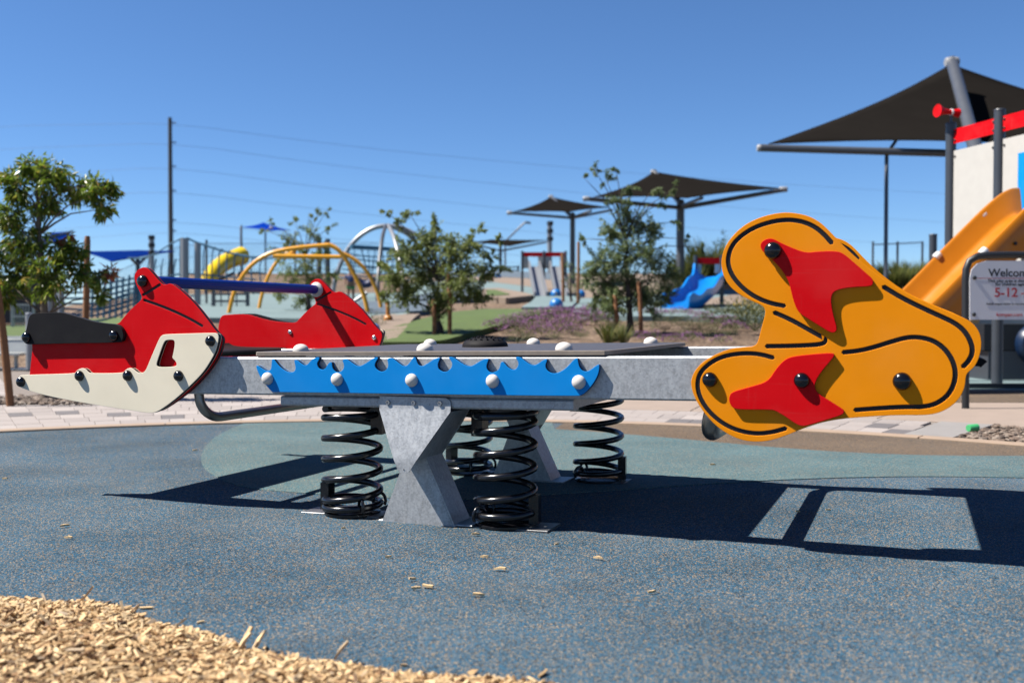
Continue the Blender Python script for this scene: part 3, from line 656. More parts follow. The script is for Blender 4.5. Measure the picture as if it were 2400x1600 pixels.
# seat board between the sides (follows the curved top edge), floor plate
def strip_seat(name, uz, th, v0, v1, mt, parent=ss):
    pts = [Vector(p) for p in chaikin(uz, 2, False)]; m = MB(); n = len(pts)
    for i, p in enumerate(pts):
        t = (pts[min(i+1, n-1)]-pts[max(i-1, 0)]).normalized(); nn = Vector((-t.y, t.x))
        a = p; b = p-nn*th
        m.v += [(a.x, v0, a.y), (a.x, v1, a.y), (b.x, v1, b.y), (b.x, v0, b.y)]
    for i in range(n-1):
        for k in range(4): m.f.append((i*4+k, (i+1)*4+k, (i+1)*4+(k+1) % 4, i*4+(k+1) % 4)); m.m.append(0)
    m.f += [(0, 1, 2, 3), ((n-1)*4+3, (n-1)*4+2, (n-1)*4+1, (n-1)*4)]; m.m += [0, 0]
    return m.build(name, mt, parent, 40)
def plank(u0, u1, z0, z1, v0, v1):
    pts = chaikin([(u0, z1+.02), (u0+.03, z1+.004), (u0+.12, z1), (u1-.06, z1), (u1-.01, z1-.002), (u1, z1-.012)], 2, False)
    return strip_seat('seat', pts, z1-z0, v0, v1, BLACKS)
plank(-1.68, -1.32, .548, .572, VR1+.001, FR0-.001)
# handlebar: ribbed blue tube with white collars
def ribbed(name, uz, v0, v1, r, parent=ss):
    m = MB(); n = 36; base = []
    for v in (v0, v1):
        for k in range(n):
            q = 2*math.pi*k/n; rr = r*(1 if k % 3 else .93); m.v.append((uz[0]+rr*math.cos(q), v, uz[1]+rr*math.sin(q)))
    for k in range(n): m.f.append((k, (k+1) % n, n+(k+1) % n, n+k)); m.m.append(0)
    m.f += [tuple(range(n)), tuple(range(n, 2*n))[::-1]]; m.m += [0, 0]
    o = m.build(name, BLUEBAR, parent)
    for v, s in ((v0+.001, 1), (v1-.001, -1)):
        MB().lathe([(r*1.62, 0), (r*1.66, .003), (r*1.58, .010), (r*1.08, .016), (r*1.03, .020)], (uz[0], v, uz[1]), (0, s, 0), 28).build('collar', COLLAR, o, 40)
    return o
hz = Z1([(1315, 232)], VR0)[0]
ribbed('handlebar', hz, VR1+.0008, FR0-.0008, .0225)
# foot bar: steel tube hanging under the beams
ft = []
ub = onv(468, 925, VN+.03)[0]; zb = .335
for q in seq(0, math.pi/2, 9): ft.append((ub+.075*math.sin(q)*.25, VN+.03+.10*(1-math.cos(q)), zb+.07*(1-math.sin(q))+.0))
ft = [(ub-.004, VN+.03, .45+TAN*ub)]+ft
ft += [(p[0], VN+VF-p[1], p[2]) for p in ft[::-1]]
MB().tube(ft, .0185, 14).build('foot_bar', TUBE, ss, 60)
ft2 = [(1.025-(p[0]-ub), p[1], p[2]+.02) for p in ft]
MB().tube(ft2, .029, 14).build('foot_bar', TUBE, ss, 60)
# --- hanger (V) and support (A) brackets with their pivot
def loft_bracket(name, poly, v0, v1, mt, parent=ss, th=.006, edges=()):
    o = slab_uz(name, [poly], v0, v0+math.copysign(th, v1-v0), mt, parent, .001)
    slab_uz('back_plate', [poly], v1-math.copysign(th, v1-v0), v1, mt, o, .001)
    for a, b in edges:
        a = Vector(a); b = Vector(b); t = (b-a).normalized(); nn = Vector((t.y, -t.x))*th
        m = MB()
        for q in (a, b):
            for w_ in (q, q-nn): m.v += [(w_.x, v0+math.copysign(.001, v1-v0), w_.y), (w_.x, v1-math.copysign(.001, v1-v0), w_.y)]
        m.f = [(0, 1, 3, 2), (4, 6, 7, 5), (0, 4, 5, 1), (2, 3, 7, 6), (0, 2, 6, 4), (1, 5, 7, 3)]; m.m = [0]*6
        m.build('flange', mt, o)
    return o
vtop = .444
Vp = [(-.134, .36), (-.134, vtop), (.125, vtop+.004), (.139, vtop-.012), (.139, .395), (.005, .20), (-.006, .186), (-.028, .186), (-.040, .20), (-.134, .395)]
Ap = [(-.140, -.004), (-.045, .235), (-.02, .262), (.005, .255), (.020, .235), (.134, -.004)]
tube_b = []
for (va, vb, vv0, vv1) in ((VN+.030, VN+.165, VN-.006, VN+.165), (VF-.030, VF-.165, VF+.006, VF-.165)):
    loft_bracket('support_bracket', Ap, va, vb, GALV, ss, .006, edges=[((-.140, -.003), (-.045, .235)), ((.020, .235), (.134, -.003))][::1])
    s = 1 if va < 0 else -1
    hb = MB(); rows = [(.447, -.134, .122, 0), (.440, -.134, .134, 0), (.430, -.134, .139, 0), (.418, -.134, .139, .0), (.400, -.134, .139, .003), (.330, -.103, .092, .018), (.270, -.077, .0517, .030), (.232, -.060, .026, .037), (.215, -.052, .0145, .038), (.200, -.0455, .0045, .038), (.190, -.038, -.004, .038), (.186, -.030, -.012, .038)]
    for z_, ul, ur, o_ in rows: hb.v += [(ul, vv0-s*o_, z_), (ur, vv0-s*o_, z_), (ur, vv0-s*o_+s*.005, z_), (ul, vv0-s*o_+s*.005, z_)]
    for i in range(len(rows)-1):
        for k in range(4): hb.f.append((i*4+k, i*4+(k+1) % 4, (i+1)*4+(k+1) % 4, (i+1)*4+k)); hb.m.append(0)
    hb.f += [(0, 1, 2, 3), tuple((len(rows)-1)*4+k for k in (3, 2, 1, 0))]; hb.m += [0, 0]
    hb = hb.build('hanger_bracket', GALV, ss, 25)
    slab_uz('back_plate', [chaikin(Vp, 1)], vv1-s*.005, vv1, GALV, hb, .001)
    for a_, b_ in (((.139, .40), (.026, .232)), ((-.134, .40), (-.060, .232))):
        fm = MB()
        for (u_, z_), o_ in ((a_, .003), (b_, .037)):
            for du in (0, -.005 if u_ > 0 else .005): fm.v += [(u_+du, vv0-s*o_+s*.004, z_), (u_+du, vv1-s*.004, z_)]
        fm.f = [(0, 1, 3, 2), (4, 6, 7, 5), (0, 4, 5, 1), (2, 3, 7, 6), (0, 2, 6, 4), (1, 5, 7, 3)]; fm.m = [0]*6; fm.build('flange', GALV, hb)
    for u in (-.10, .0, .10):
        MB().lathe([(.0085, 0), (.0085, .004), (.0075, .006), (.0045, .006), (.0045, .002)], (u, vv0-s*.0002, .427+TAN*u), (0, -s, 0), 12).build('bolt', BOLT, hb, 40)
    MB().lathe([(.0022, 0), (.0022, .001)], (-.02, vv0-s*.0382, .200), (0, -s, 0), 8).build('rivet', DARK, hb)
    MB().lathe([(.017, 0), (.017, s*(vb-va)-.006)], (-.012, va+s*.003, .222), (0, s, 0), 16).build('pivot_pin', TUBE, hb, 40)
    boxuv('base_plate', -.16, .20, *sorted((va+s*.002, vb+s*.02)), .0, .006, GALV, ss, .002)
# --- springs
PLATE = mat('plate_steel', (.16, .16, .165), .4, .6, .3, 30, dirt=(.10, .09, .08), dscale=20)
def spring(u, v, clampa, topa, zb_, zt):
    pts = []; r = .1015; wr = .0125
    total = zt-zb_-2*wr; z = zb_+wr; turns = [(1.15, .0275), (4.0, None), (.95, .0275)]
    rem = total-1.15*.0275-.95*.0275; a = clampa; spt = 22
    zz = z
    for tn, pit in turns:
        pit = pit if pit else rem/4.0
        for i in range(int(tn*spt)):
            pts.append((u+r*math.cos(a), v+r*math.sin(a), zz)); a += 2*math.pi/spt; zz += pit/spt
    pts.append((u+r*math.cos(a), v+r*math.sin(a), zz))
    o = MB().tube(pts, wr, 12).build('spring', SPRING, ss, 60)
    M = Matrix.Rotation(clampa, 3, 'Z')
    MB().box((u+(r+.004)*math.cos(clampa), v+(r+.004)*math.sin(clampa), zb_+.05), (.034, .046, .10), M).build('clamp', SPRING, o)
    MB().box((u+(r)*math.cos(topa), v+(r)*math.sin(topa), zt-.052), (.044, .046, .10), Matrix.Rotation(topa, 3, 'Z')).build('clamp', SPRING, o)
    MB().lathe([(.10, 0), (.103, .002), (.103, .010), (.10, .012)], (u, v, zb_-.010), (0, 0, 1), 28).build('end_plate', SPRING, o, 40)
    MB().lathe([(.075, 0), (.077, .002), (.077, .014), (.075, .016)], (u, v, zt-.012), (0, 0, 1), 24).build('end_plate', SPRING, o, 40)
    for q in (clampa+2.4, clampa+3.9):
        MB().tube([(u+(r+.024*math.cos(k))*math.cos(q), v+(r+.024*math.cos(k))*math.sin(q), zb_+.030+.030*math.sin(k)) for k in seq(-.6, 3.7, 9)], .006, 8).build('clamp_hook', SPRING, o, 60)
    return o
for u, v, ca, ta in ((-.312, -.545, math.pi, .15), (.290, -.535, .12, math.pi-.1), (-.305, .500, math.pi*.9, .2), (.318, .505, .15, math.pi)):
    spring(u, v, ca, ta, .012, .404+TAN*u)
for u0, u1, v0, v1 in ((-.50, -.175, -.595, -.48), (.175, .47, -.61, -.47), (-.48, -.2, .43, .58), (.2, .45, .44, .58)):
    boxuv('ground_plate', u0, u1, v0, v1, -.004-TAN*(u0+u1)/2, .0055-TAN*(u0+u1)/2, PLATE, ss, .001)
# --- orange dog-shaped seat
VO0, VO1 = VN-.0195, VN-.0005
Z5 = lambda pts, v: [onv(1600+x/2.704, 480+y/2.704, v) for x, y in pts]
org = [(680, 47), (600, 52), (500, 75), (400, 120), (320, 190), (265, 270), (243, 350), (250, 430), (290, 510), (360, 570), (440, 610), (500, 635), (521, 655), (525, 690), (505, 760), (485, 840), (472, 880), (450, 896), (400, 900), (300, 910), (200, 950), (120, 1000), (70, 1060), (50, 1120), (60, 1180), (85, 1240), (130, 1310), (200, 1390), (280, 1450), (370, 1490), (470, 1503), (570, 1490), (670, 1455), (780, 1410), (900, 1372), (1050, 1350), (1250, 1336), (1400, 1331), (1530, 1333), (1620, 1320), (1700, 1280), (1760, 1220), (1790, 1150), (1794, 1095), (1802, 1066), (1850, 1028), (1883, 960), (1896, 880), (1884, 810), (1848, 757), (1790, 718), (1700, 682), (1600, 642), (1510, 602), (1410, 555), (1300, 490), (1180, 402), (1080, 318), (1000, 240), (930, 165), (870, 108), (790, 66)]
orl = chaikin(Z5(org, VO0), 2)
og = [stroke(Z5(g, VO0), .0138) for g in (
    [(945, 242), (900, 190), (840, 140), (760, 106), (670, 94), (570, 105), (460, 140), (370, 195), (310, 260), (285, 340), (295, 410), (335, 480), (400, 545), (480, 595), (560, 625), (645, 641)],
    [(582, 683), (680, 725), (780, 780), (850, 820), (898, 845), (906, 864), (886, 882), (800, 890), (650, 895), (532, 896)],
    [(573, 969), (500, 948), (420, 940), (330, 945), (240, 965), (160, 1010), (105, 1070), (92, 1140), (105, 1210), (150, 1290), (220, 1360), (300, 1410), (390, 1440), (480, 1450), (570, 1440), (653, 1416)],
    [(1274, 520), (1380, 585), (1500, 645), (1620, 700), (1720, 745), (1790, 800), (1833, 880), (1838, 940), (1813, 990), (1777, 1026)],
    [(1018, 935), (1120, 925), (1220, 900), (1330, 865), (1420, 840), (1500, 838), (1590, 860), (1660, 910), (1710, 980), (1732, 1060), (1720, 1140), (1680, 1210), (1610, 1260), (1530, 1280), (1400, 1280), (1250, 1288), (1093, 1300)])]
op = sheet('dog_panel', [orl], VO0, VO1, ORANGE, grooves=og)
for q in Z5([(173, 1107), (1390, 1117)], VO0): knob(op, q, VO0, KD if q[0] > 1.5 else KBL)
offs = lambda l: [(a+.017, b+.019) for a, b in l]
opf = sheet('dog_panel', [offs(orl)], VF+.0005, VF+.0195, ORANGE, grooves=[offs(g) for g in og])
VP0 = VO0-.0132
pa = [(490, 260), (500, 235), (530, 215), (570, 212), (620, 240), (700, 275), (780, 304), (860, 295), (950, 292), (1010, 300), (1080, 360), (1160, 430), (1204, 468), (1209, 500), (1190, 517), (1100, 520), (1010, 530), (955, 550), (940, 590), (945, 650), (960, 720), (979, 780), (970, 806), (940, 812), (880, 775), (800, 725), (735, 685), (705, 620), (685, 540), (672, 480), (620, 400), (560, 340), (505, 295)]
pb = [(292, 1240), (298, 1202), (320, 1182), (420, 1155), (540, 1120), (590, 1040), (640, 985), (685, 962), (780, 950), (945, 936), (966, 950), (940, 985), (880, 1055), (845, 1110), (834, 1155), (855, 1195), (920, 1235), (1000, 1285), (1026, 1305), (1015, 1330), (900, 1365), (800, 1395), (760, 1403), (720, 1390), (650, 1340), (590, 1305), (560, 1297), (340, 1297), (308, 1278)]
fa = sheet('saddle_patch', [chaikin(Z5(pa, VP0), 2)], VP0, VO0-.0004, RED); knob(fa, Z5([(572, 290)], VP0)[0], VP0, KD)
fb_ = sheet('ear_patch', [chaikin(Z5(pb, VP0), 2)], VP0, VO0-.0004, RED); knob(fb_, Z5([(755, 1112)], VP0)[0], VP0, KBL)
ribbed('handlebar', Z5([(572, 290)], VO0)[0], VO1+.0008, VF-.0003, .0225)
plank(1.44, 1.80, .585, .609, VR1+.001, VF-.001)

# ================================================================== PLANTS
def leaf(mb, p, dr, up, l, w_):
    dr = dr.normalized(); sd = dr.cross(up)
    if sd.length < 1e-3: sd = dr.orthogonal()
    sd.normalize(); n = sd.cross(dr)
    mb.add([p, p+dr*l*.45+sd*w_/2+n*w_*.12, p+dr*l-n*l*.08, p+dr*l*.45-sd*w_/2+n*w_*.12], [(0, 1, 2, 3)])
def rv(): 
    while True:
        v = Vector((R.uniform(-1, 1), R.uniform(-1, 1), R.uniform(-1, 1)))
        if .05 < v.length < 1: return v
def tree(name, label, base, top, tr, blobs, lf, per, leafm, bark, droop=.3, group=None, extra=None, fill=1.0):
    """blobs: (centre, radius, twigs); a limb runs from the trunk into each, twigs fan out and carry the leaves"""
    base = Vector(base); top = Vector(top)
    t = thing(name, label, 'tree', base, 0, group)
    L = lambda p: Vector(p)-base
    tm = MB(); bm_ = MB(); cm_ = MB(); em = MB()
    n = 9; tp = [L(base.lerp(top, i/(n-1)))+Vector((R.gauss(0, tr*.3), R.gauss(0, tr*.3), 0))*(1 if 0 < i < n-1 else 0) for i in range(n)]
    tp[0].z -= .03
    tm.tube(tp, [tr*(1.25 if i == 0 else 1)*(1-.80*i/(n-1)) for i in range(n)], 9)
    for bi, (c, rad, nt_) in enumerate(blobs):
        c = L(c); k = min(n-1, max(2, int((n-1)*min(1, max(.25, (c.z-rad*1.1)/max(tp[-1].z, .1)))))); st = tp[k]
        mid = st.lerp(c, .5)+Vector((0, 0, .12*(c-st).length))
        bm_.tube([st, st.lerp(mid, .5)+Vector((0, 0, .01)), mid, mid.lerp(c, .6), c], [tr*.22, tr*.18, tr*.13, tr*.09, tr*.04], 6)
        tgt = em if (extra and bi in extra) else cm_
        for _ in range(int(nt_*fill)):
            d = rv().normalized(); e = c+d*rad*R.uniform(.55, 1.10)**.8; s0 = c+d*rad*R.uniform(.0, .2)
            bm_.tube([s0, s0.lerp(e, .5)+Vector((0, 0, rad*.05)), e], [tr*.035+.001, tr*.02+.001, .0007], 3)
            for q in range(per):
                f = R.uniform(.1, 1.05); p = s0.lerp(e, f)+rv()*rad*.16
                dr = (e-s0).normalized()*.6+rv()*.8+Vector((0, 0, -droop)); leaf(tgt, p, dr, rv(), lf[0]*R.uniform(.65, 1.2), lf[1]*R.uniform(.7, 1.2))
    tm.build('trunk', bark, t, 50); bm_.build('branches', bark, t, True)
    cm_.build('crown', leafm, t)
    if em.v: em.build('autumn_leaves', AUT, t)
    return t
LFD = leafmat('pistache_leaf', [(0, (.036, .060, .006)), (.35, (.075, .120, .010)), (.7, (.125, .180, .015)), (.9, (.19, .22, .03)), (1, (.28, .17, .04))], .48, .30, 1.22)
AUT = leafmat('autumn_leaf', [(0, (.26, .06, .04)), (.4, (.42, .11, .06)), (.7, (.34, .19, .06)), (1, (.13, .14, .02))], .45, gain=1.0)
LFA = leafmat('mesquite_leaf', [(0, (.050, .072, .013)), (.4, (.098, .130, .026)), (.75, (.150, .182, .042)), (1, (.21, .22, .075))], .46, gain=1.22)
LFB = leafmat('olive_leaf', [(0, (.036, .060, .021)), (.4, (.075, .110, .036)), (.75, (.120, .160, .056)), (1, (.19, .21, .09))], .42, gain=1.22)
def blobs(l, d, f=1.0, jz=.35): return [(P(x, y, d+R.uniform(-1, 1)*px(r, d)*1.0*jz*2), px(r, d), n) for x, y, r, n in l]
# pistache at the left with its gravel pit and two stakes
D1 = 8.9; tb = G(110, 941)
tree('pistache_tree', 'leafy young tree with drooping green leaves staked in the paving', tb, P(92, 420, D1), .048,
     blobs([(85, 400, 42, 34), (125, 415, 45, 36), (40, 440, 48, 36), (20, 420, 30, 16), (175, 440, 45, 34), (225, 455, 42, 32), (268, 435, 24, 14), (240, 490, 28, 14), (105, 480, 48, 34), (20, 510, 48, 34), (60, 560, 55, 40), (5, 590, 50, 34), (55, 640, 58, 46), (135, 600, 45, 34), (115, 655, 55, 44), (185, 590, 30, 18), (180, 640, 35, 24), (15, 690, 38, 22), (235, 655, 24, 14), (238, 695, 18, 8), (258, 640, 18, 9), (155, 560, 20, 9), (-40, 520, 60, 30), (-50, 640, 60, 30)], D1),
     (.074, .020), 15, LFD, BARKL, .55, extra=(20, 21))
pit = MB()
for k in range(900):
    q = R.uniform(0, 6.28); rr = math.sqrt(R.random()); p = tb+Vector((math.cos(q)*rr*.95, math.sin(q)*rr*.42, 0)); pebble(pit, (p.x+.1, p.y, .012+R.uniform(0, .015)), R.uniform(.014, .034))
tag(pit.build('tree_pit_gravel', PEB), 'reddish gravel in the pit round the leafy young tree', kind='stuff')
def stake(label, a, b, r, group='wooden tree stakes'):
    a = Vector(a); b = Vector(b); o = MB().tube([b-a]*0+[Vector((0, 0, -.05)), (b-a)*.5+Vector((r*.2, 0, 0)), (b-a)*.97, (b-a)], [r, r*.98, r*.95, r*.7], 10).build('tree_stake', STAKE, None, 40)
    o.location = a; return tag(o, label, 'stake', group)
s1b = G(195, 905); stake('tall upright orange-brown stake right of the leafy young tree', s1b, P(205, 553, s1b.y), .034)
s2b = G(26, 953); stake('leaning orange-brown stake left of the leafy young tree', s2b, P(-12, 640, s2b.y), .032)
tie = MB().tube([P(196, 602, 9.6), P(160, 622, 9.3), P(120, 628, 9.0), P(98, 632, 8.95)], .008, 6).build('tree_tie', mat('tie', (.09, .045, .03), .8)); tag(tie, 'brown strap tying the leafy young tree to its stake', 'strap')
# desert trees on the slope
def on(x, d): 
    X = (x-1200)/2400*d; return Vector((X, d, H(X, d)))
A_ = 14.0
tree('mesquite_tree', 'bushy grey-green desert tree with broad ragged crown on the lawn edge', on(1030, A_), P(1022, 640, A_), .055,
     blobs([(1010, 560, 45, 34), (960, 590, 48, 36), (1060, 590, 52, 40), (1105, 575, 32, 18), (1000, 640, 58, 48), (930, 650, 42, 28), (1080, 650, 58, 46), (1138, 640, 32, 18), (1150, 600, 24, 8), (955, 695, 45, 30), (1040, 698, 48, 36), (1110, 692, 40, 24), (902, 615, 22, 7), (895, 700, 24, 8), (960, 500, 26, 5), (925, 520, 22, 4), (905, 496, 14, 3), (1120, 540, 20, 5), (1172, 562, 16, 3), (1182, 625, 20, 4), (1020, 525, 20, 6)], A_),
     (.050, .020), 42, LFA, BARK, .25)
B_ = 14.5
tree('mesquite_tree', 'upright dark olive desert tree with wispy tip above the flower bed', on(1478, B_), P(1466, 560, B_), .052,
     blobs([(1452, 470, 32, 12), (1478, 520, 48, 30), (1432, 540, 42, 28), (1520, 540, 42, 26), (1462, 600, 56, 48), (1402, 610, 42, 30), (1530, 600, 48, 34), (1560, 640, 38, 24), (1420, 660, 52, 46), (1490, 670, 58, 52), (1382, 650, 28, 14), (1440, 715, 42, 34), (1520, 712, 44, 34), (1562, 692, 28, 16), (1402, 705, 30, 18), (1420, 422, 26, 5), (1392, 396, 20, 4), (1442, 392, 14, 3), (1368, 416, 12, 2), (1372, 560, 20, 4), (1552, 470, 20, 4), (1592, 520, 18, 3), (1612, 560, 14, 2), (1582, 440, 20, 4), (1532, 442, 20, 5), (1645, 580, 14, 3), (1480, 440, 22, 5)], B_),
     (.048, .018), 46, LFB, BARK, .2)
C_ = 19.0
tree('mesquite_tree', 'thin pale desert tree growing among the orange climbing frames', on(726, C_), P(716, 600, C_), .050,
     blobs([(690, 560, 32, 14), (730, 545, 28, 12), (662, 590, 32, 15), (720, 610, 42, 26), (760, 590, 28, 13), (680, 650, 42, 26), (740, 660, 42, 28), (650, 690, 28, 13), (720, 700, 38, 24), (780, 640, 24, 10), (745, 505, 15, 4), (765, 495, 12, 3), (690, 520, 15, 4), (622, 540, 12, 3), (724, 500, 10, 2), (632, 522, 10, 2), (775, 530, 15, 4)], C_),
     (.058, .021), 30, LFA, BARK, .2)
E_ = 23.0
tree('mesquite_tree', 'small sparse sapling tied between two stakes by the blue balls', on(1338, E_), P(1336, 620, E_), .035,
     blobs([(1342, 640, 18, 8), (1328, 665, 16, 8), (1350, 680, 16, 8), (1335, 615, 14, 5), (1358, 650, 12, 4)], E_), (.07, .024), 8, LFB, BARK, .2)
for x, yt, lab in ((1018, 700, 'short stake left of the bushy grey-green tree trunk'), (1054, 640, 'taller stake right of the bushy grey-green tree trunk')): stake(lab, on(x, 13.8), P(x-2, yt, 13.8), .030)
for x, yt, lab in ((1447, 690, 'stake left of the upright dark olive tree trunk'), (1503, 660, 'stake right of the upright dark olive tree trunk')): stake(lab, on(x, 14.3), P(x-6, yt, 14.3), .032)
for x, yt, lab in ((1320, 592, 'thin stake left of the small sparse sapling'), (1354, 566, 'thin stake right of the small sparse sapling')): stake(lab, on(x, 22.8), P(x-2 if x < 1340 else x+2, yt, 22.8), .036)
# low planting: flowering shrubs, green shrubs, grasses
FLM = leafmat('purple_flowers', [(0, (.16, .05, .17)), (.5, (.28, .10, .27)), (1, (.40, .18, .36))], .3); SHM = leafmat('shrub_leaf', [(0, (.026, .034, .008)), (.5, (.062, .075, .018)), (1, (.13, .125, .045))], .3, gain=1.0); YFM = leafmat('yellow_flowers', [(0, (.30, .19, .004)), (1, (.50, .33, .01))], .3); GRM = leafmat('grass_blades', [(0, (.05, .07, .012)), (.6, (.10, .12, .02)), (1, (.19, .17, .04))], .3)
def shrub_protos(nm, n, fl, flm, fl_n, tall=1.0):
    out = []
    for k in range(n):
        a = MB(); b = MB()
        for i in range(330):
            d = rv(); d.z = abs(d.z); p = Vector((d.x*.30, d.y*.30, d.z*.24*tall+.02)); leaf(a, p, rv()+d*.5+Vector((0, 0, .5)), rv(), R.uniform(.03, .06), .016)
        for i in range(10): q = rv(); a.tube([(0, 0, -.03), (q.x*.2, q.y*.2, .12+abs(q.z)*.1)], .004, 3)
        for i in range(fl_n):
            d = rv().normalized(); d.z = abs(d.z); p = Vector((d.x*.32, d.y*.32, d.z*.27*tall+.04))*R.uniform(.85, 1.08)
            for j in range(2): leaf(b, p, rv(), rv(), .035, .022)
        out.append((a.mesh('foliage', SHM), b.mesh('blossom', flm) if fl_n else None))
    return out
PUR = shrub_protos('p', 3, True, FLM, 120); GRN = shrub_protos('g', 3, False, FLM, 0, 1.3); YLW = shrub_protos('y', 1, True, YFM, 130, 1.2)
def plant(name, label, x, y, sc_, protos, group, cat='shrub', sq=1.0):
    p = T(x, y); o = thing(name, label, cat, (p.x, p.y, H(p.x, p.y)-.01), R.uniform(0, 6.28), group); o.scale = (sc_*R.uniform(.9, 1.2), sc_, sc_*sq)
    a, b = R.choice(protos); put('foliage', a, o)
    if b: put('blossom', b, o)
pl_ = 'purple flowering ground shrub in the gravel bed before the blue balls'
for x, y, s_ in ((1165, 772, .8), (1195, 764, .9), (1215, 775, .8), (1225, 758, .9), (1250, 752, 1.), (1255, 770, .9), (1285, 748, 1.0), (1290, 762, 1.), (1310, 775, .8), (1320, 750, 1.0), (1330, 765, .9), (1350, 745, 1.), (1362, 758, 1.), (1385, 745, 1.), (1395, 756, .9), (1415, 748, .9), (1270, 782, .7), (1340, 780, .7), (1380, 735, .9), (1300, 738, .9)):
    plant('flower_shrub', pl_, x, y, s_*.85, PUR, 'purple shrubs in the gravel bed', sq=.8)
pl2 = 'purple flowering ground shrub between the dark olive tree and the blue slide'
for x, y, s_ in ((1515, 740, .7), (1540, 738, .7), (1560, 742, .7), (1590, 738, .8), (1612, 740, .7), (1635, 744, .7), (1650, 752, .8), (1700, 760, .8), (1530, 796, .7), (1580, 800, .6), (1500, 790, .5), (1620, 795, .6), (1720, 772, .7), (1690, 800, .5)):
    plant('flower_shrub', pl2, x, y, s_*.9, PUR, 'purple shrubs by the blue slide', sq=.7)
for x, y, s_, lab in ((1548, 690, 1.6, 'wide green shrub left of the wide black sail post'), (1578, 694, 1.4, 'green shrub at the foot of the wide black sail post'), (1612, 690, 1.5, 'green shrub between the sail post and the blue slide'), (1530, 700, 1.2, 'low green shrub behind the dark olive tree'), (1213, 800, .6, 'small bright green shrub at the gravel bank foot'), (1690, 752, 1.0, 'grey-green shrub below the blue slide shadow'), (1745, 760, 1.3, 'large dark green shrub beside the yellow flowers'), (1770, 770, 1.3, 'dark green shrub below the yellow flowers'), (1720, 742, .7, 'small round green shrub on the teal rubber edge'), (1700, 738, .6, 'small dark shrub on the teal rubber edge'), (1600, 765, .6, 'low olive shrub alone in the gravel'), (1670, 740, .6, 'low green shrub right of the purple shrubs'), (870, 768, .8, 'olive shrub beside the tan path strip')):
    plant('green_shrub', lab, x, y, s_, GRN, 'green shrubs in the gravel bed')
for x, y, s_ in ((1530, 768, .45), (1556, 775, .5), (1575, 756, .5), (1625, 780, .5), (1640, 768, .6), (1662, 785, .5), (1680, 770, .6), (1705, 785, .5), (1548, 752, .5), (1605, 790, .5), (1445, 770, .45), (1490, 762, .4), (1420, 785, .45), (1360, 790, .45), (1300, 792, .4), (1240, 795, .4)):
    plant('low_shrub', 'low olive-green tussock scattered on the bare gravel bed', x, y, s_, GRN, 'low tussocks on the gravel bed', sq=.8)
plant('yellow_shrub', 'yellow flowering shrub at the top of the gravel bed', 1757, 742, 1.0, YLW, None); plant('yellow_shrub', 'smaller yellow flowering shrub beside the dark green shrub', 1775, 750, .8, YLW, None)
def tuft(n, h, sp, mt=None):
    g = MB()
    for i in range(n):
        q = R.uniform(0, 6.28); r0 = R.uniform(0, sp*.3); b = Vector((math.cos(q)*r0, math.sin(q)*r0, 0)); e = b+Vector((math.cos(q)*sp*R.random(), math.sin(q)*sp*R.random(), h*R.uniform(.6, 1.1))); w_ = Vector((-math.sin(q), math.cos(q), 0))*.006
        g.add([b-w_, b+w_, b.lerp(e, .6)+w_*.7+Vector((0, 0, h*.08)), e], [(0, 1, 2, 3)])
    return g.mesh('blades', mt or GRM)
TF = [tuft(90, .35, .22), tuft(90, .4, .25)]
for x, y, s_, lab in ((1425, 806, .9, 'yellow-green grass tuft left of the dark olive tree stake'), (1440, 800, .8, 'yellow-green grass tuft at the dark olive tree stake foot'), (1460, 806, .7, 'small grass tuft at the dark olive tree trunk')):
    p = T(x, y); o = thing('grass_tuft', lab, 'grass', (p.x, p.y, H(p.x, p.y)-.01)); o.scale = (s_,)*3; put('blades', TF[0], o)
# bushes on the hill crest
BU = [tuft(260, 1.1, .9), tuft(260, 1.3, .8)]
for i, (x, y, d, s_) in enumerate(((1640, 640, 33, 1.1), (1665, 640, 33, 1.2), (1690, 640, 34, 1.1), (1620, 650, 31, .8), (2110, 655, 24, .75), (2085, 655, 24, .6), (2135, 660, 25, .6), (1600, 660, 30, .7), (1905, 600, 30, .8))):
    q = P(x, y, d); o = thing('spiky_bush', ('spiky green bush left behind the red beam of the blue slide', 'tallest spiky green bush behind the red beam of the blue slide', 'spiky green bush at the right post of the blue slide', 'small spiky bush beside the wide black sail post', 'largest pale spiky bush below the far railing', 'small pale spiky bush at the railing end nearest the thin sail post', 'small pale spiky bush near the dark grey post', 'low spiky bush left of the wide black sail post', 'spiky bush tip hidden behind the dog-shaped seat')[i], 'bush', (q.x, q.y, H(q.x, q.y)-.02), 0, 'spiky bushes behind the blue slide' if d > 28 else 'spiky bushes by the railing'); o.scale = (s_,)*3; put('blades', BU[i % 2], o)
for x, d, h_, lab in ((1760, 30, 1.7, 'feathery grey-green tree behind the dog-shaped seat'),):
    bs = on(x, d); tree('mesquite_tree', lab, bs, bs+Vector((0, 0, h_)), .04, [(P(x-40, 590, d), .5, 12), (P(x-80, 600, d), .5, 12), (P(x-20, 570, d), .4, 8), (P(x-110, 610, d), .4, 9), (P(x-60, 560, d), .3, 4), (P(x+10, 610, d), .5, 12)], (.09, .03), 10, LFA, BARK, .1)

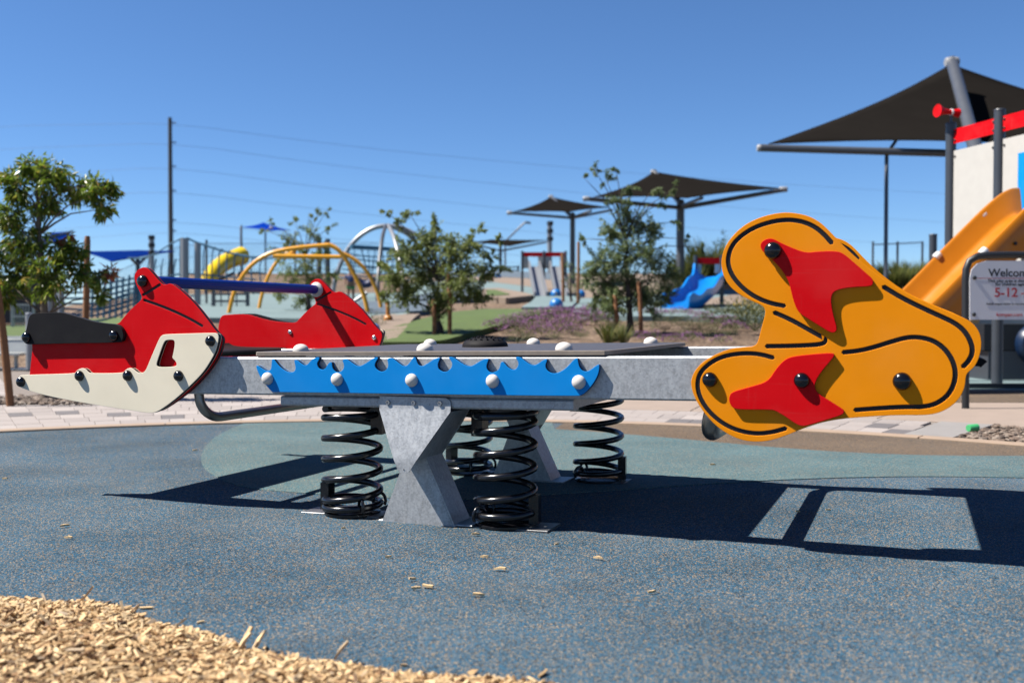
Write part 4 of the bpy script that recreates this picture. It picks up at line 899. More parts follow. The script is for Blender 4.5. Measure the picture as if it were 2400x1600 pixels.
# ================================================================== PLAY TOWER WITH YELLOW SLIDE, SIGN
p1 = Vector((4.93, 11.55, 0)); p2 = Vector((5.12, 10.80, 0)); ev = (p2-p1); p3 = p2+ev*1.25; en = ev.normalized(); nn = Vector((en.y, -en.x, 0))
tw = thing('play_tower', 'play tower with white boards, red top rail and yellow slide', 'play tower', p1)
LW = lambda p: Vector(p)-p1
def postm(name, p, z0, z1, r, mt, parent, cap=True):
    m = MB(); m.lathe([(r, z0), (r, z1-.012), (r*1.06, z1-.010), (r*1.06, z1), (r*.96, z1+.008), (r*.3, z1+.014)], (p.x, p.y, 0), (0, 0, 1), 18); return m.build(name, mt, parent, 40)
for p, z in ((p1, 2.90), (p2, 2.90), (p3, 2.90), (p1-nn*1.1, 2.6), (p2-nn*1.1, 2.6)): postm('post', LW(p), -.02, z, .057, POSTG, tw)
def board(name, a, b, z0a, z1a, z0b, z1b, th, mt, parent, off=0.0):
    m = MB(); q = nn*th
    for p, z0, z1 in ((a, z0a, z1a), (b, z0b, z1b)):
        p = LW(p)+nn*off
        m.v += [tuple(p+Vector((0, 0, z0))), tuple(p+q+Vector((0, 0, z0))), tuple(p+q+Vector((0, 0, z1))), tuple(p+Vector((0, 0, z1)))]
    m.f = [(0, 1, 2, 3), (4, 7, 6, 5), (0, 4, 5, 1), (1, 5, 6, 2), (2, 6, 7, 3), (3, 7, 4, 0)]; m.m = [0]*6
    return m.build(name, mt, parent)
g = en*.062
for a, b in ((p1, p2), (p2, p3)):
    wb = board('side_board', a+g, b-g, 1.30, 2.585, 1.30, 2.585, .018, WHITE, tw, -.01)
    rr_ = board('top_rail', a+g, b-g, 2.665, 2.825, 2.665, 2.825, .018, RED, tw, -.01)
    for q in (a+g*1.35, b-g*1.35):
        for z, pa_ in ((2.70, rr_), (2.79, rr_), (2.52, wb)): MB().ball(LW(q)+nn*.012+Vector((0, 0, z)), .013, 10, 6).build('bolt', DARK, pa_, True)
board('window_board', p2+en*.30, p2+en*.62, 1.62, 2.40, 1.62, 2.40, .012, BLUE, tw, .012)
# slide trough: lofted cross-section running down from the second bay
s0 = p2+en*.62+nn*.02
path = [(0, 1.80), (.12, 1.79), (.35, 1.64), (.7, 1.33), (1.1, .97), (1.5, .61), (1.75, .42), (1.95, .33), (2.25, .30)]
sec = [(-.27, .20), (-.285, .225), (-.31, .225), (-.325, .20), (-.31, -.06), (-.26, -.13), (.26, -.13), (.31, -.06), (.325, .20), (.31, .225), (.285, .225), (.27, .20), (.245, .02), (.20, -.03), (-.20, -.03), (-.245, .02)]
sm = MB(); pp = chaikin(path, 2, False); ns = len(sec)
for t, z in pp:
    for w_, h_ in sec: q = LW(s0)+nn*t+en*(w_*1.12+.02)+Vector((0, 0, z+h_*(1.5 if h_ < -.04 else 1.1))); sm.v.append(tuple(q))
for i in range(len(pp)-1):
    for k in range(ns): sm.f.append((i*ns+k, i*ns+(k+1) % ns, (i+1)*ns+(k+1) % ns, (i+1)*ns+k)); sm.m.append(0)
sm.f += [tuple(range(ns))[::-1], tuple(range((len(pp)-1)*ns, len(pp)*ns))]; sm.m += [0, 0]
sld = sm.build('slide', YEL, tw, 45)
for t in (.42, .95):
    z = [zz for tt, zz in pp if tt >= t][0]
    for w_ in (-.314, .354): MB().lathe([(.036, -.035), (.040, -.02), (.040, .02), (.036, .035)], LW(s0)+nn*t+en*w_+Vector((0, 0, z+.232)), nn*.35+Vector((0, 0, -.32)), 12).build('joint_cap', CAPW, sld, 40)
MB().ball(LW(s0)+nn*.62-en*0+en*.385+Vector((0, 0, 1.42)), .018, 8, 6).build('bolt', DARK, sld, True)
postm('slide_leg', LW(s0+nn*1.3+en*.0), -.02, .68, .03, POSTG, tw)
# horn on the corner post
hb_ = p1+Vector((0, 0, 2.90)); hn = MB(); hd = Vector((-.96, -.28, .05)).normalized()
hn.lathe([(.010, -.17), (.072, -.185), (.060, -.16), (.034, -.10), (.028, -.04), (.030, .0), (.040, .05), (.052, .09), (.045, .10), (.01, .09)], LW(hb_)+Vector((0, 0, .125)), -hd, 18); ho = hn.build('horn', RED, tw, 40)
MB().lathe([(.014, 0), (.012, .11)], LW(hb_), (0, 0, 1), 10).build('horn_stem', POSTG, ho, 40); MB().lathe([(.038, -.01), (.038, .01)], LW(hb_)+Vector((0, 0, .125)), hd, 14).build('horn_clamp', CAPW, ho, 40)
# lower rear boards: white hull with teal lines, tan skirt, dark deck
HULL = WHITE; TEALP = mat('teal_stripe', (.10, .17, .18), .5); TANP = mat('tan_board', (.42, .25, .10), .6)
def flatpx(name, pts, d, th, mt, parent, origin):
    q = [P(x, y, d) for x, y in pts]; m = MB(); n = len(q)
    m.v = [tuple(v-origin) for v in q]+[tuple(v-origin+Vector((0, th, 0))) for v in q]
    m.f = [tuple(range(n)), tuple(range(n, 2*n))[::-1]]+[(k, n+k, n+(k+1) % n, (k+1) % n) for k in range(n)]; m.m = [0]*len(m.f)
    return m.build(name, mt, parent)
hl = flatpx('hull_board', [(2180, 760), (2180, 690), (2250, 640), (2330, 560), (2480, 520), (2480, 760)], 13.0, .03, HULL, tw, p1)
for k in range(4): flatpx('stripe', [(2182, 752-k*26), (2182, 742-k*26), (2478, 640-k*34), (2478, 650-k*34)], 12.985, .01, TEALP, hl, p1)
flatpx('skirt_board', [(2180, 905), (2180, 800), (2290, 742), (2300, 742), (2230, 905)], 12.9, .03, TANP, tw, p1)
dkp = P(2305, 800, 12.2); MB().box(LW(Vector((dkp.x+.25, 12.2, .50))), (.9, .9, .30)).build('deck', DARK, tw); MB().box(LW(Vector((dkp.x+.2, 12.0, .17))), (.7, .5, .34)).build('step', POSTG, tw)
MB().ball(LW(P(2420, 805, 11.8)), .24, 18, 10).build('bubble', mat('navy_shell', (.004, .016, .05), .35), tw, True)
rub2 = [(2180, 930), (2180, 858), (2700, 858), (2700, 930)]
flat('rubber_surface_far', gpts(rub2), .010, HT, label='pale teal rubber below the play tower')
flat('rubber_band_far', gpts([(2100, 945), (2100, 917), (2700, 917), (2700, 945)]), .014, RUBN, label='tan rubber strip in front of the play tower')
# sign
sd = 8.07; so = P(2263, 959, sd); so.z = 0
sg = thing('welcome_sign', 'white welcome sign with red age numbers on black tube frame', 'sign', so)
LS = lambda x, y, d=sd: P(x, y, d)-so
fr = [LS(2263, 962), LS(2263, 900), LS(2263, 800), LS(2263, 660), LS(2264, 632), LS(2272, 612), LS(2290, 601), LS(2312, 598), LS(2369, 597), LS(2426, 598), LS(2448, 601), LS(2466, 612), LS(2474, 632), LS(2475, 660), LS(2475, 800), LS(2475, 962)]
MB().tube(fr, .028, 12).build('frame', DARK, sg, 60)
fl = [(2273, 749), (2273, 652), (2277, 632), (2290, 618), (2312, 611), (2426, 611), (2448, 618), (2461, 632), (2465, 652), (2465, 749)]
q0 = [P(x, y, sd-.035)-so for x, y in fl]; m = MB(); n = len(q0); m.v = [tuple(v) for v in q0]+[tuple(v+Vector((0, .008, 0))) for v in q0]
m.f = [tuple(range(n)), tuple(range(n, 2*n))[::-1]]+[(k, n+k, n+(k+1) % n, (k+1) % n) for k in range(n)]; m.m = [0]*len(m.f)
face = m.build('sign_board', SIGNW, sg)
for x, y in ((2284, 651), (2283, 737), (2454, 651), (2455, 737)): MB().lathe([(.016, 0), (.016, .004), (.011, .009), (.002, .010)], P(x, y, sd-.036)-so, (0, -1, 0), 12).build('bolt', DARK, face, 40)
def text(s, x, y, hpx, mt, parent, o, d, name='lettering'):
    cu = bpy.data.curves.new('t', 'FONT'); cu.body = s; cu.align_x = 'CENTER'; cu.size = px(hpx, d)*1.38; cu.extrude = .0006; cu.offset = px(hpx, d)*.022
    ob = bpy.data.objects.new('t', cu); col.objects.link(ob); me = bpy.data.meshes.new_from_object(ob.evaluated_get(bpy.context.evaluated_depsgraph_get())); bpy.data.objects.remove(ob); bpy.data.curves.remove(cu)
    q = P(x, y, d)-o
    for v in me.vertices: v.co = Vector((q.x+v.co.x, q.y-v.co.z, q.z+v.co.y))
    me.materials.clear(); me.materials.append(mt); put(name, me, parent)
dt = sd-.0362
text('Welcome', 2369, 648, 19, INK, face, so, dt); text('This play area is designed', 2369, 661.5, 7.6, INK, face, so, dt); text('for children aged', 2369, 669.5, 7.6, INK, face, so, dt)
text('5-12 years', 2372, 695.5, 17, INKR, face, so, dt) if False else (text('5-12', 2358, 695.5, 22, INKR, face, so, dt), text('years', 2402, 690, 6, INKR, face, so, dt))
text('Adult supervision is recommended', 2369, 714.5, 5.9, INK, face, so, dt); text('kompan.com', 2366, 741, 8.6, INKR, face, so, dt)
MB().box(P(2369, 652, dt)-so, (px(158, sd), .001, px(1.2, sd))).build('rule_line', INKR, face)
ed = G(2500, 912); MB().beam(Vector((3.9, ed.y, .03)), Vector((8, ed.y, .03)), .05, .06).build('kerb_shadow_strip', DARK)  # kerb line of the rubber; black colour stands in for its dark shadow
tag(bpy.data.objects['kerb_shadow_strip'], 'low kerb edge behind the welcome sign with its dark shadow coloured in', 'edging')
bpz = P(2187, 550, 15.0); bp0 = Vector((bpz.x, 15.0, 0)); t = thing('grey_bollard', 'short dark grey post between the railing and the play tower', 'post', bp0); postm('post', Vector((0, 0, 0)), -.02, bpz.z, .056, POSTG, t); MB().lathe([(.075, -.01), (.075, .012)], (0, 0, .004), (0, 0, 1), 16).build('base', DARK, t)

# ================================================================== SHADE SAILS
def sail(name, label, corners, mt, posts, arms, tips=(), sag=.10, group=None, nu=14, drop=None):
    """corners: 4 x (px, py, depth) going round; posts: (px, ytop, d, r_px); arms: ((x,y,d),(x,y,d), r_px)"""
    c = [P(*q) for q in corners]; o0 = Vector((P(posts[0][0], posts[0][1], posts[0][2]).x, posts[0][2], 0)); o0.z = H(o0.x, o0.y)
    t = thing(name, label, 'shade sail', o0, 0, group); m = MB(); cen = sum(c, Vector())/4
    for i in range(nu+1):
        for j in range(nu+1):
            u, v = i/nu, j/nu; p = c[0]*(1-u)*(1-v)+c[1]*u*(1-v)+c[2]*u*v+c[3]*(1-u)*v
            eu = max(abs(2*u-1), abs(2*v-1)); k = (1-min(abs(2*u-1), abs(2*v-1))**2)*eu**3*sag
            p = p.lerp(cen, k); m.v.append(tuple(p-o0))
    for i in range(nu):
        for j in range(nu): a = i*(nu+1)+j; m.f.append((a, a+1, a+nu+2, a+nu+1)); m.m.append(0)
    me = m.mesh('canopy', mt, True); cv = put('canopy', me, t)
    so_ = cv.modifiers.new('thick', 'SOLIDIFY'); so_.thickness = .012
    for x, y, d, r in posts:
        q = P(x, y, d); b = H(q.x, q.y); MB().lathe([(px(r, d), b-o0.z-.05), (px(r, d)*.92, q.z-o0.z), (px(r, d)*.5, q.z-o0.z+.03)], (q.x-o0.x, q.y-o0.y, 0), (0, 0, 1), 14).build('post', FRAME, t, 40)
    for a, b, r in arms: MB().tube([P(*a)-o0, P(*b)-o0], px(r, a[2]), 10).build('arm', FRAME, t, 60)
    for x, y, d, r in [(a_[0], a_[1], a_[2], a_[3]*.8) for a_ in tips]: MB().lathe([(r*.8, -r*1.3), (r, -r), (r, r), (r*.8, r*1.3)], P(x, y, d)-o0, (1, 0, .05), 10).build('tip', TIPM, t, 40)
    return t
sail('shade_sail', 'large black shade sail with thick slanted mast over the play tower', [(1800, 337, 19), (2229, 150, 23), (2750, 300, 21), (2330, 333, 17.5)], SAIL,
     [(2078, 362, 18.6, 5)], [((1782, 347, 18.6), (2750, 374, 18.2), 9), ((2231, 144, 21.5), (2308, 430, 15.5), 13), ((2100, 330, 19), (2085, 352, 18.6), 4)], [(1786, 347, 18.6, .085), (2231, 146, 21.4, .13)], .10)
sail('shade_sail', 'wide black shade sail behind the dark olive tree', [(1390, 462, 28), (1532, 402, 32), (1832, 441, 31), (1610, 464, 27)], SAIL, [(1595, 470, 30, 10)],
     [((1595, 487, 30), (1374, 466, 28.2), 5), ((1595, 487, 30), (1836, 445, 30.8), 5.5), ((1595, 484, 30), (1645, 464, 28), 4), ((1532, 402, 32), (1598, 480, 30), 6)], [(1374, 466, 28.2, .09), (1836, 444, 30.8, .11), (1532, 403, 32, .09)], .12)
sail('shade_sail', 'smaller black shade sail above the twin steel slides', [(1204, 496, 33), (1291, 461, 37), (1430, 486, 36), (1335, 496, 32)], SAIL, [(1342, 500, 34, 6.5)],
     [((1342, 511, 34), (1194, 499, 33), 3.2), ((1342, 511, 34), (1435, 492, 35.5), 3.2), ((1291, 461, 37), (1340, 508, 34), 4), ((1342, 510, 34), (1385, 494, 33), 3)], [(1194, 499, 33, .08), (1291, 461, 37, .08)], .12)
sail('shade_sail', 'flat dark canopy on one post on the hill top', [(1095, 567, 48), (1150, 561, 54), (1284, 562, 54), (1195, 577, 46)], SAIL, [(1173, 572, 50, 3.6)],
     [((1173, 588, 50), (1100, 569, 49), 2), ((1173, 588, 50), (1282, 567, 53), 2.2)], (), .12)
sail('shade_sail', 'long navy shade sail beside the rope bridge', [(190, 589, 25), (330, 586, 28), (412, 588, 28), (262, 613, 23)], SAILB, [(323, 608, 25, 5)], [((323, 622, 25), (308, 606, 24.5), 3.5), ((323, 622, 25), (340, 604, 25.5), 3.5)], (), .06)
sail('shade_sail', 'small blue peaked canopy on thin posts above the yellow tube', [(566, 532, 44), (617, 521, 47), (682, 540, 46), (635, 541, 43)], mat('bright_blue_sail', (.003, .030, .27), .8, spec=.0), [(565, 532, 44, 3), (622, 545, 44, 2.2), (692, 542, 46, 2.2)], [((566, 532, 44), (566, 528, 44), 2)], [(636, 534, 43, .07)], .16)
sail('shade_sail', 'blue striped canopy behind the leafy young tree', [(95, 572, 30), (120, 545, 33), (172, 540, 33), (150, 566, 29)], SAILB, [(130, 560, 31, 3)], [((100, 562, 30), (170, 542, 32), 3)], (), .05)

# ================================================================== STEEL AND BLUE SLIDES, BALLS
def rel(o): return lambda x, y, d: P(x, y, d)-o
d = 29.0; o0 = on(1275, d); t = thing('twin_slide_tower', 'twin steel slides under a red beam on the hill', 'slide tower', o0); q = rel(o0)
for x in (1224, 1275, 1326): a = q(x, 588, d); b = H((x-1200)/2400*d, d)-o0.z; MB().lathe([(px(3, d), b-.05), (px(3, d), a.z)], (a.x, a.y, 0), (0, 0, 1), 10).build('post', POSTG, t, 40)
for x0, x1 in ((1227, 1272), (1278, 1323)):
    f_ = lambda pts, name, mt, dd=d, th=.04: flatpx(name, pts, dd, th, mt, t, o0)
    f_([(x0, 601), (x0, 591), (x1, 591), (x1, 601)], 'red_beam', RED)
    f_([(x0, 629), (x0, 601), (x0+11, 601), (x0+11, 629)], 'side_board', WHITE); f_([(x1-11, 629), (x1-11, 601), (x1, 601), (x1, 629)], 'side_board', WHITE)
for xt, xb in ((1252, 1268), (1301, 1317)):
    a0 = P(xt, 624, d); b0 = P(xb, 699, d-3.4); b0.z = max(b0.z, H(b0.x, b0.y)+.02); dv = b0-a0; w_ = px(10, d); m = MB()
    for (u, z) in ((-w_-.05, .16), (-w_, .16), (-w_, 0), (w_, 0), (w_, .16), (w_+.05, .16), (w_+.05, -.06), (-w_-.05, -.06)):
        for p_ in (a0, b0): m.v.append(tuple(p_-o0+Vector((u, 0, z))))
    for k in range(8): m.f.append((k*2, k*2+1, ((k+1) % 8)*2+1, ((k+1) % 8)*2)); m.m.append(0)
    m.f += [tuple(range(0, 16, 2)), tuple(range(1, 16, 2))[::-1]]; m.m += [0, 0]; m.build('steel_slide', POSTS, t)
def ballthing(label, x, y, d, rpx, mt, stem=None, sink=.85):
    d = min(d, T(x, y+rpx*.9).y); p = P(x, y, d); r = px(rpx, d); g_ = H(p.x, p.y); o = thing('play_ball', label, 'ball', (p.x, p.y, g_), 0, 'balls on the rubber hill')
    MB().ball((0, 0, p.z-g_), r, 20, 12).build('shell', mt, o, True)
    MB().lathe([(r*.4, -.03), (r*.4, max(.02, p.z-g_-r*.8))], (0, 0, 0), (0, 0, 1), 12).build('foot', DARK, o, 40)
    if stem: MB().tube([(0, 0, p.z-g_), P(stem[0], stem[1], d)-Vector((p.x, p.y, g_))], px(5, d), 8).build('stem', mt, o, 60)
ballthing('large blue ball touching a smaller one below the twin slides', 1304, 714, 29, 16, BALLB); ballthing('blue ball stacked behind the larger one below the twin slides', 1303, 690, 31, 13, BALLB); ballthing('blue ball right of the sapling stakes', 1361, 690, 30, 11, BALLB)
ballthing('orange ball hanging on an orange stem near the lawn', 910, 748, 16, 11, BALLO, (908, 705)); ballthing('dark blue ball behind the far red boat side', 878, 771, 13.5, 13, BALLB); ballthing('orange ball on the hill left of the steel slides', 1147, 652, 40, 11, BALLO); ballthing('blue ball beside the orange ball on the hill', 1167, 649, 42, 8, BALLB)
# blue wavy slide with its small gate frame
d = 22.0; o0 = on(1660, d); t = thing('blue_slide', 'curvy blue plastic slide under a dark red beam', 'slide', o0)
for x in (1630, 1692): a = P(x, 598, d)-o0; MB().lathe([(px(5, d), H((x-1200)/2400*d, d)-o0.z-.05), (px(5, d), a.z)], (a.x, a.y, 0), (0, 0, 1), 10).build('post', POSTG, t, 40)
flatpx('red_beam', [(1634, 618), (1634, 604), (1688, 604), (1688, 618)], d, .05, RED, t, o0)
flatpx('side_board', [(1634, 640), (1634, 619), (1644, 619), (1644, 640)], d, .04, WHITE, t, o0); flatpx('side_board', [(1676, 640), (1676, 619), (1687, 619), (1687, 640)], d, .04, WHITE, t, o0)
sp_ = chaikin([(1664, 650, 22.0), (1660, 668, 21.6), (1646, 688, 21.1), (1628, 705, 20.6), (1610, 718, 20.2), (1592, 722, 19.9), (1582, 722, 19.8)], 2, False); m = MB(); sec2 = [(-.30, .26), (-.26, .27), (-.20, .10), (-.10, .02), (.10, .02), (.20, .10), (.26, .27), (.30, .26), (.27, .02), (.16, -.10), (-.16, -.10), (-.27, .02)]
spp = [P(x, y, dd) for x, y, dd in sp_]
for i, p in enumerate(spp):
    tt = (spp[min(i+1, len(spp)-1)]-spp[max(i-1, 0)]); tt.z = 0; tt.normalize(); sd_ = Vector((-tt.y, tt.x, 0)); k = 1+.12*math.sin(i*.9)+(.5*max(0, 1-i/5))
    for u, h_ in sec2: m.v.append(tuple(p-o0+sd_*u*1.15+Vector((0, 0, h_*(k if abs(u) > .22 else 1)))))
n2 = len(sec2)
for i in range(len(spp)-1):
    for k in range(n2): m.f.append((i*n2+k, i*n2+(k+1) % n2, (i+1)*n2+(k+1) % n2, (i+1)*n2+k)); m.m.append(0)
m.f += [tuple(range(n2))[::-1], tuple(range((len(spp)-1)*n2, len(spp)*n2))]; m.m += [0, 0]
m.build('trough', SBLUE, t, 50)
flatpx('retaining_wall', [(1690, 678), (1690, 666), (1900, 664), (1900, 676)], 25.5, .15, mat('brown_wall', (.05, .038, .032), .9), None, Vector()); tag(bpy.data.objects['retaining_wall'], 'low dark brown retaining wall beside the blue slide', 'wall')

# ================================================================== LEFT BACKGROUND
def frame_thing(name, label, cat, d, x, tubes, mt, group=None):
    o0 = on(x, d); t = thing(name, label, cat, o0, 0, group)
    for nm, pts, r, *mm_ in tubes:
        q = [P(a[0], a[1], a[2] if len(a) > 2 else d)-o0 for a in pts]
        if len(q) > 2: q = [Vector(v) for v in chaikin([tuple(v) for v in q], 2, False)]
        MB().tube(q, px(r, d), 8).build(nm, mm_[0] if mm_ else mt, t, 60)
    return t
frame_thing('climbing_frame', 'orange tube climbing frame with splayed curved legs', 'climbing frame', 18.0, 700, [
    ('front_leg', [(533, 752), (540, 715), (550, 680), (568, 645), (592, 618), (618, 600), (650, 588), (700, 580), (745, 576), (772, 574)], 4.9),
    ('front_leg', [(770, 573), (790, 582), (806, 600), (822, 628), (842, 665), (856, 700), (866, 752)], 5.2),
    ('rear_leg', [(602, 755, 20), (610, 705, 20), (622, 662, 20), (640, 625, 20), (660, 600, 20), (690, 585, 20)], 4.6),
    ('rear_leg', [(795, 590, 20), (830, 606, 20), (858, 632, 20), (878, 668, 20), (890, 700, 20), (896, 745, 20)], 5),
    ('cross_bar', [(640, 600, 18.5), (800, 602, 18.5)], 5), ('cross_bar', [(668, 604, 19), (690, 588, 18.5)], 4.8), ('foot_bar', [(828, 708, 18.2), (860, 686, 18.2)], 4.5, POSTS)], OFRAME)
frame_thing('dome_frame', 'silver steel dome frame with blue rope nets', 'climbing frame', 26.0, 900, [
    ('arch', [(775, 720), (784, 660), (795, 625), (812, 588), (838, 556), (872, 534), (905, 528), (945, 534), (985, 556), (1015, 590), (1035, 640), (1042, 700)], 5.5),
    ('arch', [(905, 528, 26), (897, 548, 25), (890, 600, 24.4), (886, 650, 24), (884, 715, 23.8)], 4.5, FRAME),
    ('arch', [(910, 528, 26), (922, 550, 25), (934, 595, 24.4), (942, 640, 24), (948, 715, 23.8)], 5),
    ('arch', [(905, 528, 26), (940, 540, 27), (965, 556, 28), (1000, 600, 28.4), (1020, 700, 28.6)], 4.5, FRAME),
    ('net_beam', [(822, 578, 25), (955, 586, 27)], 5, ROPE)]+
    [('net_rope', [(815+i*16, 580+i*.8, 25.3), (822+i*15+R.uniform(-12, 12), 640+R.uniform(-10, 30), 25.3)], 1.3, ROPE) for i in range(10)]+
    [('net_rope', [(800+R.uniform(-10, 10), 590+i*10, 25.3), (885, 604+i*9+R.uniform(-4, 10), 25.3), (965, 590+i*11, 25.3)], 1.5, ROPE) for i in range(7)]+
    [('net_seat', [(838, 655, 25), (850, 668, 25), (866, 666, 25), (876, 650, 25)], 8, mat('navy_seat', (.004, .012, .07), .5))], POSTS)
frame_thing('rope_bridge', 'rope bridge with sagging blue ropes between grey posts', 'rope bridge', 22.0, 430, [
    ('post', [(433, 770), (433, 558)], 9.5, POSTS), ('post', [(463, 770), (463, 570)], 7.5, POSTS), ('post', [(424, 770, 22.8), (424, 560, 22.8)], 3, POSTG), ('post', [(484, 770, 23), (484, 562, 23)], 3, FRAME), ('post', [(748, 740), (748, 556)], 6, FRAME), ('post', [(768, 740), (768, 560)], 6, FRAME),
    ('rope', [(428, 557), (395, 574), (360, 598), (330, 606), (300, 604)], 1.8), ('rope', [(438, 557), (455, 566), (480, 574), (520, 588), (570, 600), (620, 606), (660, 602)], 2.4), ('rope', [(330, 655), (380, 650), (430, 640), (500, 645), (600, 655)], 1.8), ('deck', [(330, 690), (430, 672), (520, 676), (610, 686)], 2.6, ROPED)]+
    [('hoop', [(x, 606-(x-350)*.0+abs(x-430)*-.0+(0 if x > 430 else 0), 22), (x-6, 640, 22), (x+2, 690, 22)], 1.6) for x in (350, 366, 382, 398, 412)]+
    [('hoop', [(x, 572+(x-480)*.26, 22), (x-8, 575+(x-480)*.26, 22), (x-10, 640, 22), (x-4, 690, 22)], 1.7) for x in (486, 506, 522, 540, 558, 578, 598, 618)], ROPE)
frame_thing('rope_net', 'low blue rope net ramp between short silver posts', 'rope net', 17.0, 230, [
    ('post', [(143, 790), (143, 682)], 8, POSTS), ('post', [(116, 790), (116, 706)], 6.5, POSTS)]+
    [('rope', [(205+i*14, 640+i*1.5-(i % 3)*6), (205+i*14-4, 745)], 2.8) for i in range(10)]+[('rope', [(150, 675+i*12), (230, 668+i*15), (335, 648+i*11)], 2.4) for i in range(7)]+[('rope', [(150, 750-i*4), (330, 700-i*12)], 1.6) for i in range(3)], ROPE)
o0 = on(525, 32); t = thing('tube_slide', 'bright yellow ribbed tube slide behind the rope bridge', 'slide', o0); m = MB(); sp_ = chaikin([(566, 600, 33), (545, 606, 32.5), (522, 618, 32), (505, 632, 31.5), (492, 648, 31), (488, 680, 31)], 2, False)
rs = [px(21-5*i/len(sp_), 32)*(1.07 if i % 3 == 0 else 1) for i in range(len(sp_))]
m.tube([P(*v)-o0 for v in sp_], rs, 18); m.build('tube', TYEL, t, 60); MB().tube([P(560, 640, 32)-o0, P(560, 720, 32)-o0], px(3, 32), 8).build('post', POSTG, t); MB().tube([P(505, 660, 31.6)-o0, P(548, 640, 32)-o0], px(4, 32), 8).build('brace', FRAME, t)
MB().box(P(590, 640, 33)-o0, (.7, .8, .06)).build('landing', FRAME, t)
# posts with spotlights, lamp, pole and wires
for x, yt, d, lab in ((357, 549, 24, 'grey light post with black spotlights behind the boat seat'), (1288, 516, 42, 'grey light post with black spotlights above the twin slides')):
    o0 = on(x, d); t = thing('light_post', lab, 'light post', o0); z = P(x, yt, d).z-o0.z
    MB().lathe([(px(6, d), -.05), (px(6, d), z-px(3, d))], (0, 0, 0), (0, 0, 1), 12).build('post', POSTS, t, 40)
    for k in range(3): MB().lathe([(px(7.5, d), 0), (px(7.5, d), px(9, d))], (px(1, d), -px(3, d), z-px(12+k*18, d)), (0, 0, 1), 12).build('spotlight', DARK, t, 40)
o0 = on(1184, 58); t = thing('street_lamp', 'thin street lamp with slanted arm beyond the flat canopy', 'street lamp', o0); MB().tube([(0, 0, -.1), P(1184, 566, 58)-o0, P(1226, 525, 58)-o0, P(1232, 521, 58)-o0], px(2.2, 58), 8).build('arm', FRAME, t, 60); MB().beam(P(1231, 521, 58)-o0, P(1244, 523, 58)-o0, .25, .10).build('lamp_head', FRAME, t)
o0 = on(402, 80); UP = thing('utility_pole', 'tall slim dark utility pole', 'pole', o0); zt = P(402, 276, 80).z-o0.z; MB().lathe([(px(6, 80), -.3), (px(4.4, 80), zt)], (0, 0, 0), (0, 0, 1), 12).build('shaft', mat('pole_grey', (.055, .06, .065), .6, .2), UP, 40)
for wi, (yl, yp, yr, yr2, y2) in enumerate(((295, 288, 363, 425, 470), (349, 334, 414, 488, 540), (414, 390, 469, 545, 598), (468, 447, 518, 590, 640), (548, 516, 580, 640, 680), (572, 541, 600, 655, 690))):
    hw = MB().lathe([(.06, 0), (.06, .35)], P(402, yp, 80)-o0, (1, 0, 0), 8).build('insulator', WIRE, UP, 40)
    wpts = chaikin([(-700, yl+60, 95), (0, yl, 86), (200, (yl+yp)/2+1, 83), (402, yp, 80), (700, (yp+yr)/2+3, 88), (1000, yr, 96), (1700, yr2, 116), (2500, y2, 140)], 2, False)
    m = MB().tube([P(*v) for v in wpts], .012, 5); tag(m.build('overhead_wire', WIRE), ('topmost', 'second', 'third', 'fourth', 'fifth', 'lowest')[wi]+' overhead power wire counted down from the utility pole top', 'wire', 'overhead wires on the utility pole')
# picket mesh fence along the hill crest, left gate, far right railing
def fence(name, label, x0, x1, y0, y1, d, step, r, rails, mt, posts=0, hh=None):
    a = P(x0, y1, d); b = P(x1, y1, d); o0 = Vector((a.x, d, H(a.x, d))); t = thing(name, label, 'fence', o0); h_ = hh or (P(x0, y0, d).z-o0.z); L_ = b.x-a.x; n = int(L_/step)
    pk = MB().box((0, 0, h_/2), (r, r, h_)).mesh('picket', mt)
    for i in range(min(n, 299)): o = put('picket', pk, t, (i*step, 0, 0)); o.location.z = H(o0.x+i*step, d)-o0.z
    if not rails:
        for k in (.1, .55, .97): MB().tube([(i*step*4, 0, h_*k+H(o0.x+i*step*4, d)-o0.z) for i in range(n//4+1)], r*.9, 4).build('rail', mt, t)
    for k in rails: MB().beam((0, 0, h_*k), (L_, 0, h_*k+H(o0.x+L_, d)-o0.z), r*1.5, r*2).build('rail', mt, t)
    for i in range(posts+1): MB().box((L_*i/max(posts, 1), .02, h_/2+.03), (r*3, r*3, h_+.06)).build('post', mt, t)
    return t
fence('picket_fence', 'long fine dark picket fence on the far crest', 205, 900, 583, 690, 46, .125, .014, (), FENCE, 0, 1.35)
fence('gate', 'pale metal picket gate panel at the lawn edge', 28, 78, 712, 775, 20, .055, .014, (.03, .5, .97), BENCHM, 1)
fence('railing', 'thin grey railing on the hill right of the dog-shaped seat', 2046, 2162, 571, 640, 27, .62, .014, (.30, .97), FRAME, 2)
fence('railing', 'thin grey railing by the flat canopy on the hill top', 1130, 1215, 625, 650, 47, .5, .03, (.5, .97), FRAME, 2)
fence('stair_railing', 'grey steel handrail below the rope bridge', 500, 580, 688, 722, 21, .16, .022, (.5, .97), FRAME, 1)
for x, y, d, w_, h_, lab in ((30, 745, 24, 1.5, 1.2, 'dark kiosk cabinet beyond the pale gate'), (10, 700, 34, 3.0, 1.4, 'dark low shed behind the leafy young tree')):
    q = P(x, y, d); g_ = H(q.x, d); t = thing('cabinet', lab, 'shed', (q.x, d, g_)); z = max(.6, q.z-g_+h_/2); MB().box((0, 0, z/2), (w_, .8, z)).build('body', DARK, t); MB().box((0, 0, z+.04), (w_*1.1, 1.0, .08)).build('roof', POSTG, t)
